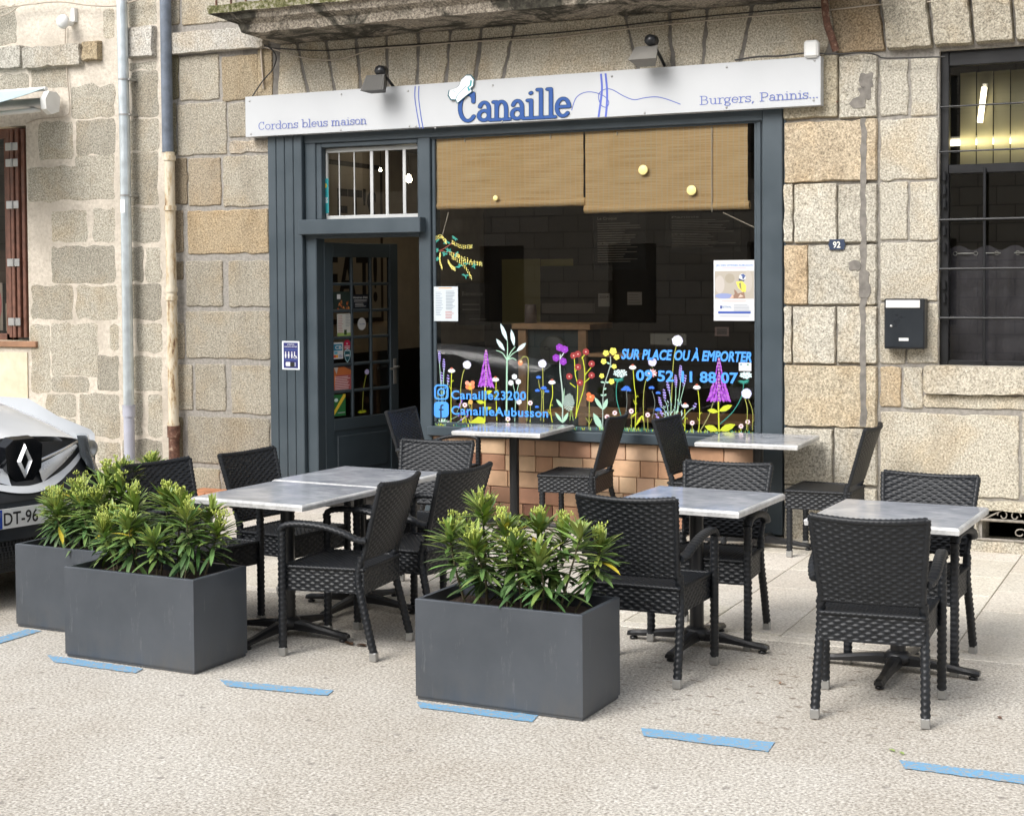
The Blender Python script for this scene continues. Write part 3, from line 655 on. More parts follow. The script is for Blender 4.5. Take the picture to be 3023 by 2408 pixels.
# lavender clump far left
p=P_(A_)
for x,y,x2 in ((298,670,320),(338,745,330),(262,850,300),(318,850,325),(375,850,345)): p.line([(x,y-20),(x2,1100),(x2-10,1240)],6,PG)
for x,y0,y1 in ((298,575,672),(338,645,750),(258,752,850),(318,765,855),(377,790,865)): lavender(p,x,y0,y1)
for i in range(14): x=255+i*13; p.leaf(330,1240,x+RNG.uniform(-10,10),1160+abs(i-6)*9,4,[PG,WHT,GG][i%3])
done(p,label='lavender clump painted on glass')
p=P_(A_)
for x0,y0,x1,y1 in ((500,1020,455,1130),(540,1120,400,1190),(560,1150,430,1235)):
    p.line([(x1,y1),(x0,y0)],4,PG); 
    for i in range(6): t=i/6; p.disc(x0+(x1-x0)*t*.6,y0+(y1-y0)*t*.6,9,LAV if i%2 else PUR2,n=6)
done(p,label='leaning lavender painted on glass')
daisy(A_,408,745,[(410,760),(405,860),(402,1240)])
globe(A_,548,695,37,[(525,735),(505,800),(490,930),(495,1180)])
p=P_(A_); p.line([(590,910),(592,1240)],8,(.45,.33,.05))
for x,y,r,c in ((550,860,20,(.9,.35,.25)),(598,860,21,(.85,.25,.12)),(556,895,22,(.80,.20,.08)),(598,893,20,(.85,.22,.10)),(576,905,18,(.85,.4,.05)),(575,872,14,(.9,.45,.2))): p.disc(x,y,r,c)
p.disc(580,1030,20,(.75,.4,.1),24); p.line([(565,1010),(560,1050),(578,1090),(580,1230)],6,STM); done(p,label='orange poppy painted on glass')
def foxglove(fx,x,yt,yb,wb,stem,leaves,lab):
    p=P_(fx); p.line(stem,15,YG_)
    for l in leaves: p.leaf(*l,YG_)
    n=13
    for i in range(n):
        t=i/(n-1); y=yt+(yb-yt)*t; hw=8+wb*.5*t**1.25; k=max(1,int(1+hw/17))
        for j in range(k+1):
            xx=x+(-hw+2*hw*j/max(k,1)); c=[PUR,PUR2,(.42,.10,.60)][(i+j)%3]
            jx,jy=RNG.uniform(-5,5),RNG.uniform(-7,7); p.leaf(xx*.62+x*.38,y-16,xx+jx,y+18+12*t+jy,7+6*t,c)
            if t>.8 and wb<150: p.disc(xx+jx,y+16+12*t+jy,5,(.62,.40,.78),n=7)
            elif RNG.uniform()<.3: p.line([(xx*.7+x*.3,y-8),(xx*.9+x*.1+jx,y+8)],3,(.45,.32,.25),2)
        p.disc(x,y,8,(.45,.30,.35),n=6)
    p.disc(x,yt-8,8,(.62,.35,.55)); done(p,label=lab)
foxglove(A_,720,575,870,120,[(712,890),(710,1050),(708,1215)],[(708,960,775,930,18),(708,1040,630,1020,20),(708,1100,770,1080,16)],'smaller purple foxglove painted on glass')
p=P_(A_); p.poly([(560,1180),(580,1215),(600,1195),(650,1160),(690,1170),(715,1200),(705,1225),(650,1240),(590,1245),(570,1225)],YG_); p.line([(500,1235),(530,1150),(545,1235)],6,YG_); p.line([(520,1240),(505,1180)],6,YG_); done(p,'painted_leaf','broad yellow-green leaf painted on glass')
daisy(A_,805,825,[(812,850),(810,950),(818,1200)])
p=P_(A_); p.line([(905,1200),(907,900),(910,640)],17,PG,13)
for q in ([(908,650),(915,560),(912,470)],[(910,650),(945,580),(985,530)],[(908,650),(870,590),(812,565)],[(908,660),(955,600),(1000,570)],[(912,650),(960,635),(995,655)]): p.line(q,12,PG,5)
for q in ((912,480,850,320),(975,525,948,375),(890,570,812,458),(995,575,1083,497)): p.leaf(*q,19,(.62,.80,.82))
done(p,label='tall plant with pale long buds painted on glass')
p=P_(A_); p.line([(1035,650),(1060,622),(1092,628),(1103,680),(1098,900),(1090,1205)],8,(.40,.42,.10)); p.disc(1030,678,22,(.70,.26,.12),26); p.disc(1036,665,12,(.85,.5,.3)); done(p,label='nodding orange bud painted on glass')
p=P_(A_); p.line([(965,870),(985,1000),(980,1210)],6,PG); p.line([(1015,870),(985,1000)],6,PG)
for x,y in ((977,803),(945,858),(1012,848),(1018,1030)): rosette(p,x,y,28,WHT,(.9,.9,.6),6)
done(p,label='white starry flowers painted on glass')
globe(A_,1230,685,37,[(1233,725),(1236,900),(1242,1210)])
p=P_(A_); p.line([(1195,830),(1205,900),(1225,960),(1215,1200)],6,STM); p.line([(1250,940),(1225,1000)],5,STM)
for x,y,r in ((1195,806,24),(1185,925,24),(1243,905,30),(1270,932,24),(1180,1070,18)):
    for a in np.linspace(-2.6,-.5,5): p.leaf(x,y+12,x+r*1.15*math.cos(a),y+12+r*1.1*math.sin(a),8,BLU)
done(p,label='blue cornflowers painted on glass')
daisy(A_,1317,850,[(1320,875),(1322,980),(1300,1080),(1320,1215)])
p=P_(A_); p.line([(1393,600),(1390,740),(1412,960),(1412,1220)],13,(.42,.55,.48)); p.line([(1390,640),(1432,575)],9,(.6,.65,.7))
for q in ((1415,1085,1355,1005,15),(1413,1060,1430,900,7),(1412,1220,1345,1125,14),(1415,1220,1465,1125,16)): p.leaf(*q,GG if q[4]<12 else PG)
for x,y in ((1385,538),(1432,556),(1355,632),(1418,665)): rosette(p,x,y,38,PUR,PUR2,6)
done(p,label='violet cluster flower painted on glass')
p=P_(A_)
for q in ([(1520,640),(1528,780),(1550,900),(1535,1150)],[(1590,620),(1612,740),(1605,900),(1560,1060),(1530,1180)],[(1612,790),(1670,720)],[(1608,860),(1670,800)],[(1585,640),(1622,590)],[(1525,760),(1550,730)],[(1530,900),(1480,860)]): p.line(q,9,YG_,8)
for x,y in ((1512,612),(1552,598),(1624,578),(1552,715),(1676,686),(1676,790),(1570,856),(1474,800)): rosette(p,x,y,34,RED,(.85,.5,.45),7)
done(p,label='dark red flowers painted on glass')
p=P_(A_); p.line([(1845,620),(1845,700),(1800,850),(1780,960),(1775,1280)],9,(.36,.45,.40))
for q in ((1772,1285,1690,1130,28),(1775,1100,1700,985,18),(1778,1105,1820,1000,20),(1785,975,1755,965,9),(1785,920,1810,905,9),(1785,975,1812,960,9),(1795,855,1755,850,9),(1800,850,1835,858,9),(1843,690,1810,670,8),(1843,720,1880,690,8)): p.leaf(*q,(.38,.62,.48))
for x,y,r in ((1805,590,32),(1870,572,38),(1902,625,30),(1785,665,30),(1880,710,26),(1768,795,26),(1856,846,30)): rosette(p,x,y,r,YEL,(.8,.6,.1),5)
done(p,label='yellow flower stalk painted on glass')
def lace(fx,x,y,wr,stem):
    p=P_(fx); p.line(stem,8,TEAL)
    for i in range(9): a=-.2+i*.42; p.leaf(x-20,y+50,x-20+55*math.cos(a),y+50+35*math.sin(a),4,TEAL)
    for i in range(34):
        a=i*2.4; q=math.sqrt(i/34); p.disc(x+wr*q*math.cos(a),y+wr*.55*q*math.sin(a),10,(.70,.82,.82) if i%3 else (.45,.62,.62),n=6,r2=6)
    done(p,label='white umbel with teal stem painted on glass')
lace(A_,1937,772,64,[(1915,830),(1900,900),(1905,1020),(1950,1180)])
daisy(A_,2047,715,[(2052,740),(2062,880),(2075,1000),(2070,1280)])
p=P_(A_); p.line([(1655,1010),(1652,1280)],8,STM)
for x,y in ((1650,965),(1682,985),(1650,1000),(1672,1008)): p.disc(x,y,22,ORG)
p.disc(1665,985,9,(.9,.5,.2)); p.line([(1652,1220),(1620,1170)],6,STM); p.line([(1652,1240),(1680,1180)],6,STM); done(p,label='red-orange poppy painted on glass')
p=P_(A_); p.line([(1480,1200),(1490,1100),(1510,1200)],7,(.25,.40,.10))
for i in range(60):
    a=i*2.4; q=math.sqrt(i/60); p.disc(1470+50*q*math.cos(a),1035+78*q*math.sin(a),6,(.62,.78,.70),n=5)
done(p,label='white speckled umbel painted on glass')
def blues(fx,L,stem,lab='small blue flowers painted on glass'):
    p=P_(fx); p.line(stem,5,GRY)
    for x,y,r in L:
        for a in np.linspace(-2.8,-.3,6): p.leaf(x,y+10,x+r*1.15*math.cos(a),y+10+r*math.sin(a),8,BLU)
    done(p,label=lab)
blues(A_,[(1990,905,34),(1965,915,22),(2012,920,22)],[(1990,930),(1995,1040),(1978,1180)])
for x,y in ((528,1058),(1120,1040),(1815,1165),(1885,1130),(2035,1115),(918,1185)): pinkf(A_,x,y,1260 if x>1500 else 1215)
globe(B_,920,478,49,[(910,520),(885,650),(870,900),(860,1150)])
globe(B_,693,670,38,[(690,700),(692,720)],c=LIL,lab='lilac globe flower painted on glass')
p=P_(B_); p.line([(660,790),(625,870),(610,1050),(620,1290)],7,STM)
for i in range(12): a=i*.62; p.leaf(690,770,690+48*math.cos(a),770+42*math.sin(a),8,PINK if i%2 else (.75,.35,.35))
done(p,label='pink and red aster painted on glass')
blues(B_,[(685,900,26),(745,945,22)],[(690,930),(715,1040),(690,1180)],'blue bells painted on glass'); blues(B_,[(745,1100,30)],[(745,1110),(735,1190)],'low blue flower painted on glass')
p=P_(B_)
for x,y,tx in ((950,800,905),(905,890,885),(985,870,900),(845,930,860),(800,1010,840),(765,1070,820),(1080,1080,960)): p.line([(x,y),((x+tx)/2+8,(y+1190)/2-30),(tx,1190)],6,PG)
for i in range(34):
    t=RNG.uniform(0,1); x=800+170*RNG.uniform(); y=1190-RNG.uniform(10,240)*(1-abs(x-890)/160); p.leaf(x,y,x+RNG.uniform(-18,18),y-24,3.5,[PG,(.55,.78,.78),(.28,.42,.55)][i%3])
for x,y0,y1,tx in ((950,705,820,-8),(903,790,890,4),(992,790,880,-18),(828,850,945,20),(798,920,1015,10),(755,990,1075,20),(1085,1045,1090,-22),(770,1110,1150,10),(725,1140,1190,30)): lavender(p,x,y0,y1,tx,w_=16)
done(p,label='large lavender bush painted on glass')
daisy(B_,1095,895,[(1105,925),(1115,1010),(1120,1150),(1112,1310)],1.05); daisy(B_,990,1062,[(985,1095),(988,1200),(985,1300)],.95)
foxglove(B_,1295,650,1000,205,[(1290,1020),(1292,1150),(1296,1300)],[(1290,1120,1190,1105,22),(1292,1115,1415,1060,26),(1290,1290,1165,1250,30),(1300,1290,1445,1235,32)],'large purple foxglove painted on glass')
lace(B_,1540,790,55,[(1520,850),(1500,980),(1420,1120),(1305,1230)])
globe(B_,1545,955,46,[(1530,1000),(1552,1100),(1545,1285)],c=(.62,.70,.90),lab='pale blue globe flower painted on glass')
p=P_(B_); p.line([(1560,1005),(1600,1120),(1598,1290)],6,STM); p.line([(1250,1010),(1200,1160),(1120,1300)],9,(.30,.30,.12)); p.disc(1252,1020,14,WHT); done(p,label='leaning stems painted on glass')
for x,y in ((502,1112),(650,1148),(1053,1220),(1495,1250),(1555,1212)): pinkf(B_,x,y,1295)
p=P_(B_)
for q in ((540,1250,600,1150,12),(600,1150,612,1205,8),(490,1180,560,1120,7)): p.leaf(*q,YG_)
p.line([(555,1050),(520,1010)],7,YG_,3); done(p,'painted_leaf','yellow-green blades painted on glass')
grass(A_,240,2146,lambda x:1258+(x-240)/1900*42,46,190)
grass(B_,440,1600,lambda x:1300+(x-440)/1160*24,48,130)
# mimosa branch
Mq=lambda x,y:(700+x/2.289,650+y/2.289)
p=P_(Mq); p.line([(1328,180),(1370,205),(1460,150)],6,(.25,.05,.03)); p.line([(1370,205),(1500,230)],6,(.25,.05,.03))
for x,y in ((1350,200),(1345,140),(1470,120),(1430,205),(1400,230),(1500,310),(1550,290),(1600,310),(1545,375),(1360,260),(1480,230),(1420,150)):
    for i in range(14): a=RNG.uniform(0,6.28); q=RNG.uniform(0,24); p.leaf(x,y,x+q*math.cos(a)*1.3,y+q*math.sin(a),4,TEAL)
for ch in (((1328,128),(1380,112),(1415,150)),((1455,150),(1520,180),(1588,178)),((1440,225),(1540,260),(1655,300)),((1455,250),(1530,300),(1585,388)),((1375,228),(1372,270),(1388,322)),((1430,280),(1450,312),(1476,332)),((1490,235),(1560,285),(1650,292))):
    pts=smoothp(ch,6)
    for i,(x,y) in enumerate(pts):
        for k_ in (-9,0,9): p.disc(x+RNG.uniform(-2,2),y+k_+RNG.uniform(-2,2),3.7,(.84,.72,.16) if (i+k_)%3 else (.62,.60,.22),n=6)
done(p,label='yellow mimosa branch painted on glass')
# --------- lettering
def text2d(s,bold=0,shear=0,space=1.0):
    """built-in letter shapes as 2-D polygons, scaled so that x runs 0..W with cap height 1"""
    cu=bpy.data.curves.new('t','FONT'); cu.body=s; cu.offset=bold; cu.shear=shear; cu.space_character=space; cu.resolution_u=3
    o=bpy.data.objects.new('t',cu); COL.objects.link(o); dg=bpy.context.evaluated_depsgraph_get(); dg.update()
    me=bpy.data.meshes.new_from_object(o.evaluated_get(dg)); v=[(p.co.x,p.co.y) for p in me.vertices]; f=[list(q.vertices) for q in me.polygons]
    bpy.data.objects.remove(o); bpy.data.curves.remove(cu); bpy.data.meshes.remove(me)
    xs=[a for a,b in v]; x0=min(xs); W=max(xs)-x0; H=.73
    return [((a-x0)/W,b/H) for a,b in v],f
def lettering(s,p0,p1,h,y,c,fx,mb,bold=0,shear=0,space=1.0,mat=0,k=0):
    """p0,p1 baseline ends in pixels, h cap height in pixels"""
    v,f=text2d(s,bold,shear,space); V=[]
    for a,b in v:
        X,Z=F(*fx(p0[0]+(p1[0]-p0[0])*a,p0[1]+(p1[1]-p0[1])*a-h*b),y); V.append((X,y-k,Z))
    mb.add(V,[q[::-1] if False else q for q in f],mat,c)
SKY=(.075,.34,.95)
YL=YG-.0148
m=MB(); lettering('SUR PLACE OU À EMPORTER',(410,640),(1592,668),92,YL,SKY,B_,m,bold=.035,shear=.22); part(m,'lettering',PAINT,pane,'bright blue capitals painted on glass')
m=MB(); lettering('09 52 11 88 07',(545,835),(1468,862),98,YL,SKY,B_,m,bold=.028); part(m,'lettering',PAINT,pane,'bright blue telephone number painted on glass')
m=MB(); lettering('Canaille23200',(405,1003),(1082,1013),80,YL,SKY,A_,m,bold=.022,space=1.08); part(m,'lettering',PAINT,pane,'upper bright blue account name painted on glass')
m=MB(); lettering('CanailleAubusson',(405,1143),(1282,1170),80,YL,SKY,A_,m,bold=.022,space=1.08); part(m,'lettering',PAINT,pane,'lower bright blue account name painted on glass')
def rrect(x0,y0,x1,y1,r,n=5):
    o=[]
    for cx,cy,a0 in ((x1-r,y0+r,-90),(x1-r,y1-r,0),(x0+r,y1-r,90),(x0+r,y0+r,180)):
        for i in range(n+1): a=R(a0+90*i/n); o.append((cx+r*math.cos(a),cy+r*math.sin(a)))
    return o
def ringpoly(p,o,i,c):
    n=len(o); p.k+=1; v=[p.P(*q) for q in o+i]; p.m.add(v,[(j,(j+1)%n,n+(j+1)%n,n+j) for j in range(n)],0,c)
p=Paint(YL,A_); ringpoly(p,rrect(250,872,380,1012,36),rrect(266,888,364,996,24),SKY)
th=np.linspace(0,2*math.pi,20,endpoint=False); ringpoly(p,[(315+36*math.cos(t),942+38*math.sin(t)) for t in th],[(315+22*math.cos(t),942+24*math.sin(t)) for t in th],SKY); p.disc(350,905,8,SKY); part(p.m,'camera_icon',PAINT,pane)
p=Paint(YL,A_); p.poly(rrect(248,1028,382,1172,34),SKY); part(p.m,'social_icon',PAINT,pane)
p=Paint(YL-.0006,A_); dk=(.006,.007,.007)
p.line([(335,1062),(318,1062),(312,1085),(312,1172)],15,dk); p.line([(292,1100),(336,1100)],13,dk); part(p.m,'social_icon_letter',PAINT,pane)
# ---------------------------------------------------------------- door leaf, standing open inwards
H0=np.array([XD0+.005,YW+.10]); DA=R(79); DW=.93; DT=.04; dz0,dz1=.03,2.165
dx,dy=math.cos(DA),math.sin(DA)
door=thing('tmp','x','door',(H0[0],H0[1],0),rot=DA); 
for kx in ('label','category'): del door[kx]
door.name='door'; door.parent=shop; door.location=(H0[0]+5,H0[1]-YW,0)
# local: x along the leaf, y=0 street face (towards -y), z up
def dpart(m,name,mats,parent=None,label=None): 
    o=part(m,name,mats,parent or door,label,local=True); return o
ST=.105; c0,c1=ST,DW-ST; zr0,zr1=.70,dz1-.12
m=MB(); m.bbox(0,ST,0,DT,dz0,dz1,.004); m.bbox(DW-ST,DW,0,DT,dz0,dz1,.004); m.bbox(ST+.0005,DW-ST-.0005,0.001,DT-.001,dz1-.12,dz1-.001,.004); m.bbox(ST+.0005,DW-ST-.0005,0.001,DT-.001,.60,zr0,.004); m.bbox(ST+.0005,DW-ST-.0005,0.001,DT-.001,dz0+.001,.22,.004)
m.bbox(ST,DW-ST,.012,DT-.012,.22,.60,.002); m.bbox(ST+.04,DW-ST-.04,.004,DT-.004,.26,.56,.012)
cw=(c1-c0)/3; rh_=(zr1-zr0)/6
for i in (1,2): m.bbox(c0+i*cw-.014,c0+i*cw+.014,.004,DT-.004,zr0,zr1,.006)
for j in range(1,6): m.bbox(c0,c1,.007,DT-.007,zr0+j*rh_-.013,zr0+j*rh_+.013,.006)
dpart(m,'door_frame',SLATE)
m=MB(); m.quad((c0,DT/2,zr0),(c1,DT/2,zr0),(c1,DT/2,zr1),(c0,DT/2,zr1)); dpart(m,'pane',GLASS)
m=MB(); m.bbox(DW-.075,DW-.035,-.006,.0,.95,1.17,.003); m.tube([(DW-.055,-.004,1.1),(DW-.055,-.045,1.1),(DW-.06,-.055,1.1),(DW-.15,-.058,1.085),(DW-.17,-.05,1.09)],.009,8); dpart(m,'handle',ALU)
def dsheet(col,row,u0,u1,v0,v1): # sheet inside pane (col,row from top) in fractions
    x0=c0+col*cw+.015; x1=c0+(col+1)*cw-.015; zt=zr1-row*rh_-.014; zb_=zr1-(row+1)*rh_+.014
    return x0+(x1-x0)*u0,x0+(x1-x0)*u1,zt-(zt-zb_)*v1,zt-(zt-zb_)*v0
YD=DT/2-.004
class Flat:
    """coloured shapes on a sheet: coordinates 0..1 left-right and 0..1 top-down"""
    def __init__(s,x0,x1,z0,z1,y,base=None,thick=.001):
        s.a=(x0,x1,z0,z1);s.y=y;s.m=MB();s.k=0
        if base: s.m.box(x0,x1,y,y+thick,z0,z1,0,base)
    def P(s,u,v): x0,x1,z0,z1=s.a; return (x0+(x1-x0)*u,s.y-.0002-s.k*4e-5,z1-(z1-z0)*v)
    def poly(s,pts,c): s.k+=1; s.m.poly([s.P(*p) for p in pts],0,c); return s
    def rect(s,u0,v0,u1,v1,c): return s.poly([(u0,v1),(u1,v1),(u1,v0),(u0,v0)],c)
    def ell(s,u,v,a,b,c,n=14): return s.poly([(u+a*math.cos(t),v+b*math.sin(t)) for t in np.linspace(0,2*math.pi,n,endpoint=False)],c)
    def lines(s,u0,u1,v0,dv,n,c,h=.012,rag=.3):
        for i in range(n): s.rect(u0,v0+i*dv,u1-(u1-u0)*RNG.uniform(0,rag),v0+i*dv+h,c)
        return s
    def text(s,t,u0,u1,v,h,c,bold=0.01,center=False,shear=0):
        V,f=text2d(t,bold,shear); s.k+=1; s.m.add([s.P(u0+(u1-u0)*a,v-h*b) for a,b in V],f,0,c); return s
def dthing(fl,name,label,cat):
    """a sheet stuck to the door glass: top-level, standing where the opened leaf carries it"""
    o=bpy.data.objects.new(name,_mesh(fl.m,name,PAPER)); COL.objects.link(o); o.location=(H0[0],H0[1],0); o.rotation_euler=(0,0,DA); return tag(o,label,cat,'sheets and stickers on the open door')
W1=(.62,.63,.645)
f=Flat(*dsheet(0,1,.0,1,.25,1.0),YD,(.02,.035,.03)); f.rect(.22,.15,.42,.42,(.72,.72,.74)); 
for i in range(16): x=.25+.65*RNG.uniform(); y=.45+.5*RNG.uniform(); f.poly([(x,y),(x+.05,y+.02),(x+.02+.1*RNG.uniform(-1,1),y+.35*(1-y)+.1),(x-.03,y+.1)],[(.45,.12,.04),(.6,.25,.08),(.25,.08,.03)][i%3])
dthing(f,'flyer','dark flyer with orange drawing, behind the door pane','flyer')
f=Flat(*dsheet(1,1,.0,.92,.38,1.0),YD,(.008,.012,.022)); f.text('Horaires d\'été',.03,.97,.28,.14,W1,.02); f.lines(.08,.95,.38,.09,2,W1,.03); f.lines(.15,.9,.62,.10,3,W1,.03); dthing(f,'opening_hours_sign','black opening hours board hung behind the door pane','sign')
f=Flat(*dsheet(0,2,.22,1,.05,1.0),YD,(.62,.62,.58)); f.lines(.06,.45,.08,.075,11,(.45,.12,.12),.02); f.lines(.62,.97,.06,.07,8,(.25,.3,.35),.018); f.rect(.0,.86,1,1,(.35,.48,.15)); f.rect(.5,.72,.7,.95,(.03,.06,.02)); dthing(f,'menu_sheet','pale menu sheet with red lines and green foot on the open door','menu')
x0,x1,z0,z1=dsheet(1,2,.28,.78,.25,.78); f=Flat(x0,x1,z0,z1,YD); f.ell(.5,.5,.5,.5,W1,20); f.text('Canaille',.15,.85,.55,.1,(.03,.10,.35)); dthing(f,'oval_sticker','white oval sticker with a blue word on the open door','sticker')
f=Flat(*dsheet(0,3,.0,.55,.12,.82),YD,W1); f.rect(.0,.1,.9,.5,(.02,.22,.36)); f.text('CB',.15,.85,.40,.22,W1,.03); f.rect(.05,.55,.4,.7,(.1,.45,.6)); f.rect(.0,.75,.2,.92,(.7,.08,.05)); f.rect(.2,.75,.45,.92,(.85,.4,.05)); f.lines(.55,.9,.74,.06,3,(.1,.12,.3),.025); dthing(f,'payment_sticker','square payment card sticker on the open door','sticker')
f=Flat(*dsheet(0,3,.58,.98,.02,.5),YD); f.poly([(.5+.5*math.cos(t),.42-.42*math.sin(t)) for t in np.linspace(0,math.pi,10)]+[(.12,.85),(.5,1.0),(.9,.85)],(.48,.02,.07)); f.text('♥' if False else 'v',.35,.65,.42,.2,W1,.05); f.rect(.1,.56,.9,.62,W1); f.rect(.1,.70,.9,.76,W1); dthing(f,'pin_sticker','crimson round-topped sticker on the open door','sticker')
f=Flat(*dsheet(0,3,.58,.99,.40,1.0),YD-.002); sh=[(.5,1),(.2,.78),(.03,.45),(.08,.15),(.5,0),(.92,.15),(.97,.45),(.8,.78)]; f.poly(sh,(.45,.68,.75)); f.poly([(.5+(a-.5)*.82,.5+(b-.5)*.86) for a,b in sh],(.01,.08,.10)); f.rect(.22,.42,.8,.54,W1); f.rect(.3,.14,.7,.18,W1); dthing(f,'shield_sticker','dark teal shield-shaped sticker on the open door','sticker')
f=Flat(*dsheet(0,4,.0,1,.03,1.0),YD,(.42,.10,.10)); f.poly([(0,1),(.2,.0),(.0,.0)],(.70,.20,.06)); f.rect(0,0,1,.35,(.55,.16,.05)); f.poly([(.0,.0),(.25,0),(.15,.3)],(.5,.45,.42)); f.poly([(.6,.0),(1,.0),(1,.16)],(.08,.05,.05)); f.lines(.05,.97,.42,.075,8,(.82,.62,.62),.03,.25); dthing(f,'red_poster','red and orange poster with white lines on the open door','poster')
f=Flat(*dsheet(0,5,.0,.66,.05,.96),YD,(.03,.17,.05)); f.poly([(0,.95),(0,.72),(.82,0),(1,0),(1,.12)],(.85,.62,.06)); f.ell(.17,.25,.17,.09,(.65,.85,.78)); f.lines(.3,.95,.84,.05,1,W1,.025,0); dthing(f,'green_poster','green poster crossed by a yellow band on the open door','poster')
# small painted flower on the door glass
p=Paint(0); x0,x1,z0,z1=dsheet(1,5,0,1,0,1); xa,xb,_,zt=dsheet(1,4,0,1,0,1)
p.map=lambda x,y,k:(x0+(x1-x0)*x,YD-k*2e-5,zt-(zt-z0)*y)
p.line([(.78,.2),(.62,.45),(.55,.7),(.52,.95)],.05,STM); p.disc(.82,.15,.14,(.6,.55,.85),.055)
for i in range(9): p.leaf(.5,.97,.5+.3*math.cos(.3+i*.32),.97-.07*math.sin(.3+i*.32),.012,YG_)
dpart(p.m,'painted_flower',PAINT)
# ---------------------------------------------------------------- papers on the big pane, plaque
def sheet_px(px,y,base=W1): 
    (ax,ay),(bx,by)=px; X0,_=F(ax,(ay+by)/2,y); X1,_=F(bx,(ay+by)/2,y); _,Z1=F((ax+bx)/2,ay,y); _,Z0=F((ax+bx)/2,by,y); return Flat(X0,X1,Z0,Z1,y,base)
f=sheet_px(((2107,768),(2227,947)),YG-.020); f.text('JEU DES VITRINES AUBUSSON',.06,.97,.10,.032,(.06,.22,.55),.012); f.rect(.2,.128,.8,.133,(.5,.2,.4)); f.rect(.03,.18,.99,.635,(.42,.38,.32))
for u,v,a,b,c in ((.15,.4,.12,.15,(.50,.46,.42)),(.85,.35,.1,.18,(.47,.43,.38)),(.4,.3,.12,.08,(.36,.32,.25)),(.25,.59,.22,.045,(.25,.30,.52))): f.ell(u,v,a,b,c)
f.poly([(.55,.36),(.7,.34),(.80,.42),(.79,.52),(.72,.53),(.6,.45)],(.78,.66,.10)); f.poly([(.62,.38),(.68,.37),(.69,.50),(.64,.45)],(.25,.24,.10)); f.ell(.71,.28,.085,.058,W1); f.poly([(.66,.245),(.73,.225),(.79,.26),(.75,.29)],(.06,.10,.28)); f.poly([(.62,.30),(.72,.33),(.78,.32),(.74,.35),(.62,.34)],(.03,.05,.12)); f.poly([(.70,.27),(.76,.29),(.72,.325)],(.05,.08,.2))
f.poly([(.46,.63),(.52,.55),(.5,.48),(.55,.5),(.6,.55),(.75,.52),(.78,.63)],(.28,.17,.12)); f.poly([(.6,.62),(.66,.56),(.74,.6)],(.6,.48,.38)); f.poly([(.4,.63),(.46,.57),(.5,.62)],(.75,.45,.32))
f.rect(.2,.665,.8,.672,(.75,.4,.35)); f.rect(.25,.69,.78,.695,(.75,.5,.45)); f.text('FESTIVAL',.17,.44,.785,.03,(.06,.20,.42)); f.rect(.16,.75,.2,.80,(.03,.06,.3)); f.lines(.5,.93,.735,.024,6,(.30,.34,.40),.007,.3)
f.poly([(.1,.86),(.12,.845),(.9,.845),(.92,.86),(.9,.88),(.12,.88)],(.03,.08,.38)); f.lines(.14,.88,.92,.02,1,(.3,.35,.45),.008,0)
single(f.m,'window_poster',PAPER,'white poster with a blue tit photograph on the shop window','poster')
f=sheet_px(((1281,846),(1352,948)),YG-.020,(.56,.61,.635)); f.rect(.2,.03,.75,.055,(.75,.33,.12)); f.lines(.08,.4,.16,.05,14,(.22,.28,.38),.014,.5); f.lines(.5,.9,.13,.043,13,(.20,.25,.32),.014,.4); f.lines(.48,.85,.72,.045,5,(.45,.12,.12),.014,.3)
single(f.m,'menu_sheet',PAPER,'printed menu sheet taped to the window beside the door','menu')
f=sheet_px(((2181,1070),(2218,1095)),YG-.021); f.ell(.18,.25,.08,.1,(.15,.3,.4)); f.ell(.72,.25,.08,.1,(.12,.3,.2)); f.lines(.25,.8,.55,.1,1,(.5,.5,.5),.03,0)
single(f.m,'window_card',PAPER,'small white card on the window under the blue capitals','card')
f=sheet_px(((833,1007),(884,1091)),YW-.0605,(.78,.84,.90)); f.rect(.08,.05,.92,.95,(.018,.022,.14)); f.text('ATTENTION',.3,.7,.14,.045,W1,.015); f.text('MARCHE À L\'ENTRÉE',.14,.86,.215,.045,W1,.015); f.rect(.12,.29,.88,.30,(.1,.2,.5)); f.rect(.12,.645,.88,.655,(.1,.2,.5))
for u in (.2,.38,.56): f.ell(u,.385,.035,.022,W1); f.poly([(u-.05,.50),(u-.02,.41),(u+.03,.41),(u+.05,.5),(u+.03,.6),(u-.03,.6)],W1)
f.ell(.72,.385,.035,.022,W1); f.poly([(.69,.41),(.74,.41),(.75,.5),(.83,.52),(.88,.6),(.84,.6),(.79,.55),(.7,.53)],W1)
th=np.linspace(0,2*math.pi,14,endpoint=False)
f.k+=1; v=[f.P(.74+.09*math.cos(t),.555+.055*math.sin(t)) for t in th]+[f.P(.74+.065*math.cos(t),.555+.04*math.sin(t)) for t in th]; f.m.add(v,[(j,(j+1)%14,14+(j+1)%14,14+j) for j in range(14)],0,W1)
f.poly(rrect(.2,.73,.48,.88,.05),W1); f.poly(rrect(.46,.73,.72,.90,.05),(.01,.01,.01)); f.rect(.72,.74,.78,.88,(.4,.42,.55))
single(f.m,'access_plaque',PAPER,'small navy plaque with white figures on the grey pilaster','plaque')
f=sheet_px(((944,528),(970,630)),YW+.056,(.02,.30,.32)); f.ell(.35,.1,.2,.06,(.75,.85,.8)); f.ell(.65,.2,.18,.07,(.7,.5,.05)); f.ell(.3,.45,.2,.1,(.2,.5,.1)); f.text('PASS',.1,.9,.7,.16,W1,.03); f.ell(.3,.78,.14,.04,(.7,.7,.1))
single(f.m,'fanlight_leaflet',PAPER,'green and yellow leaflet standing in the fanlight','leaflet')
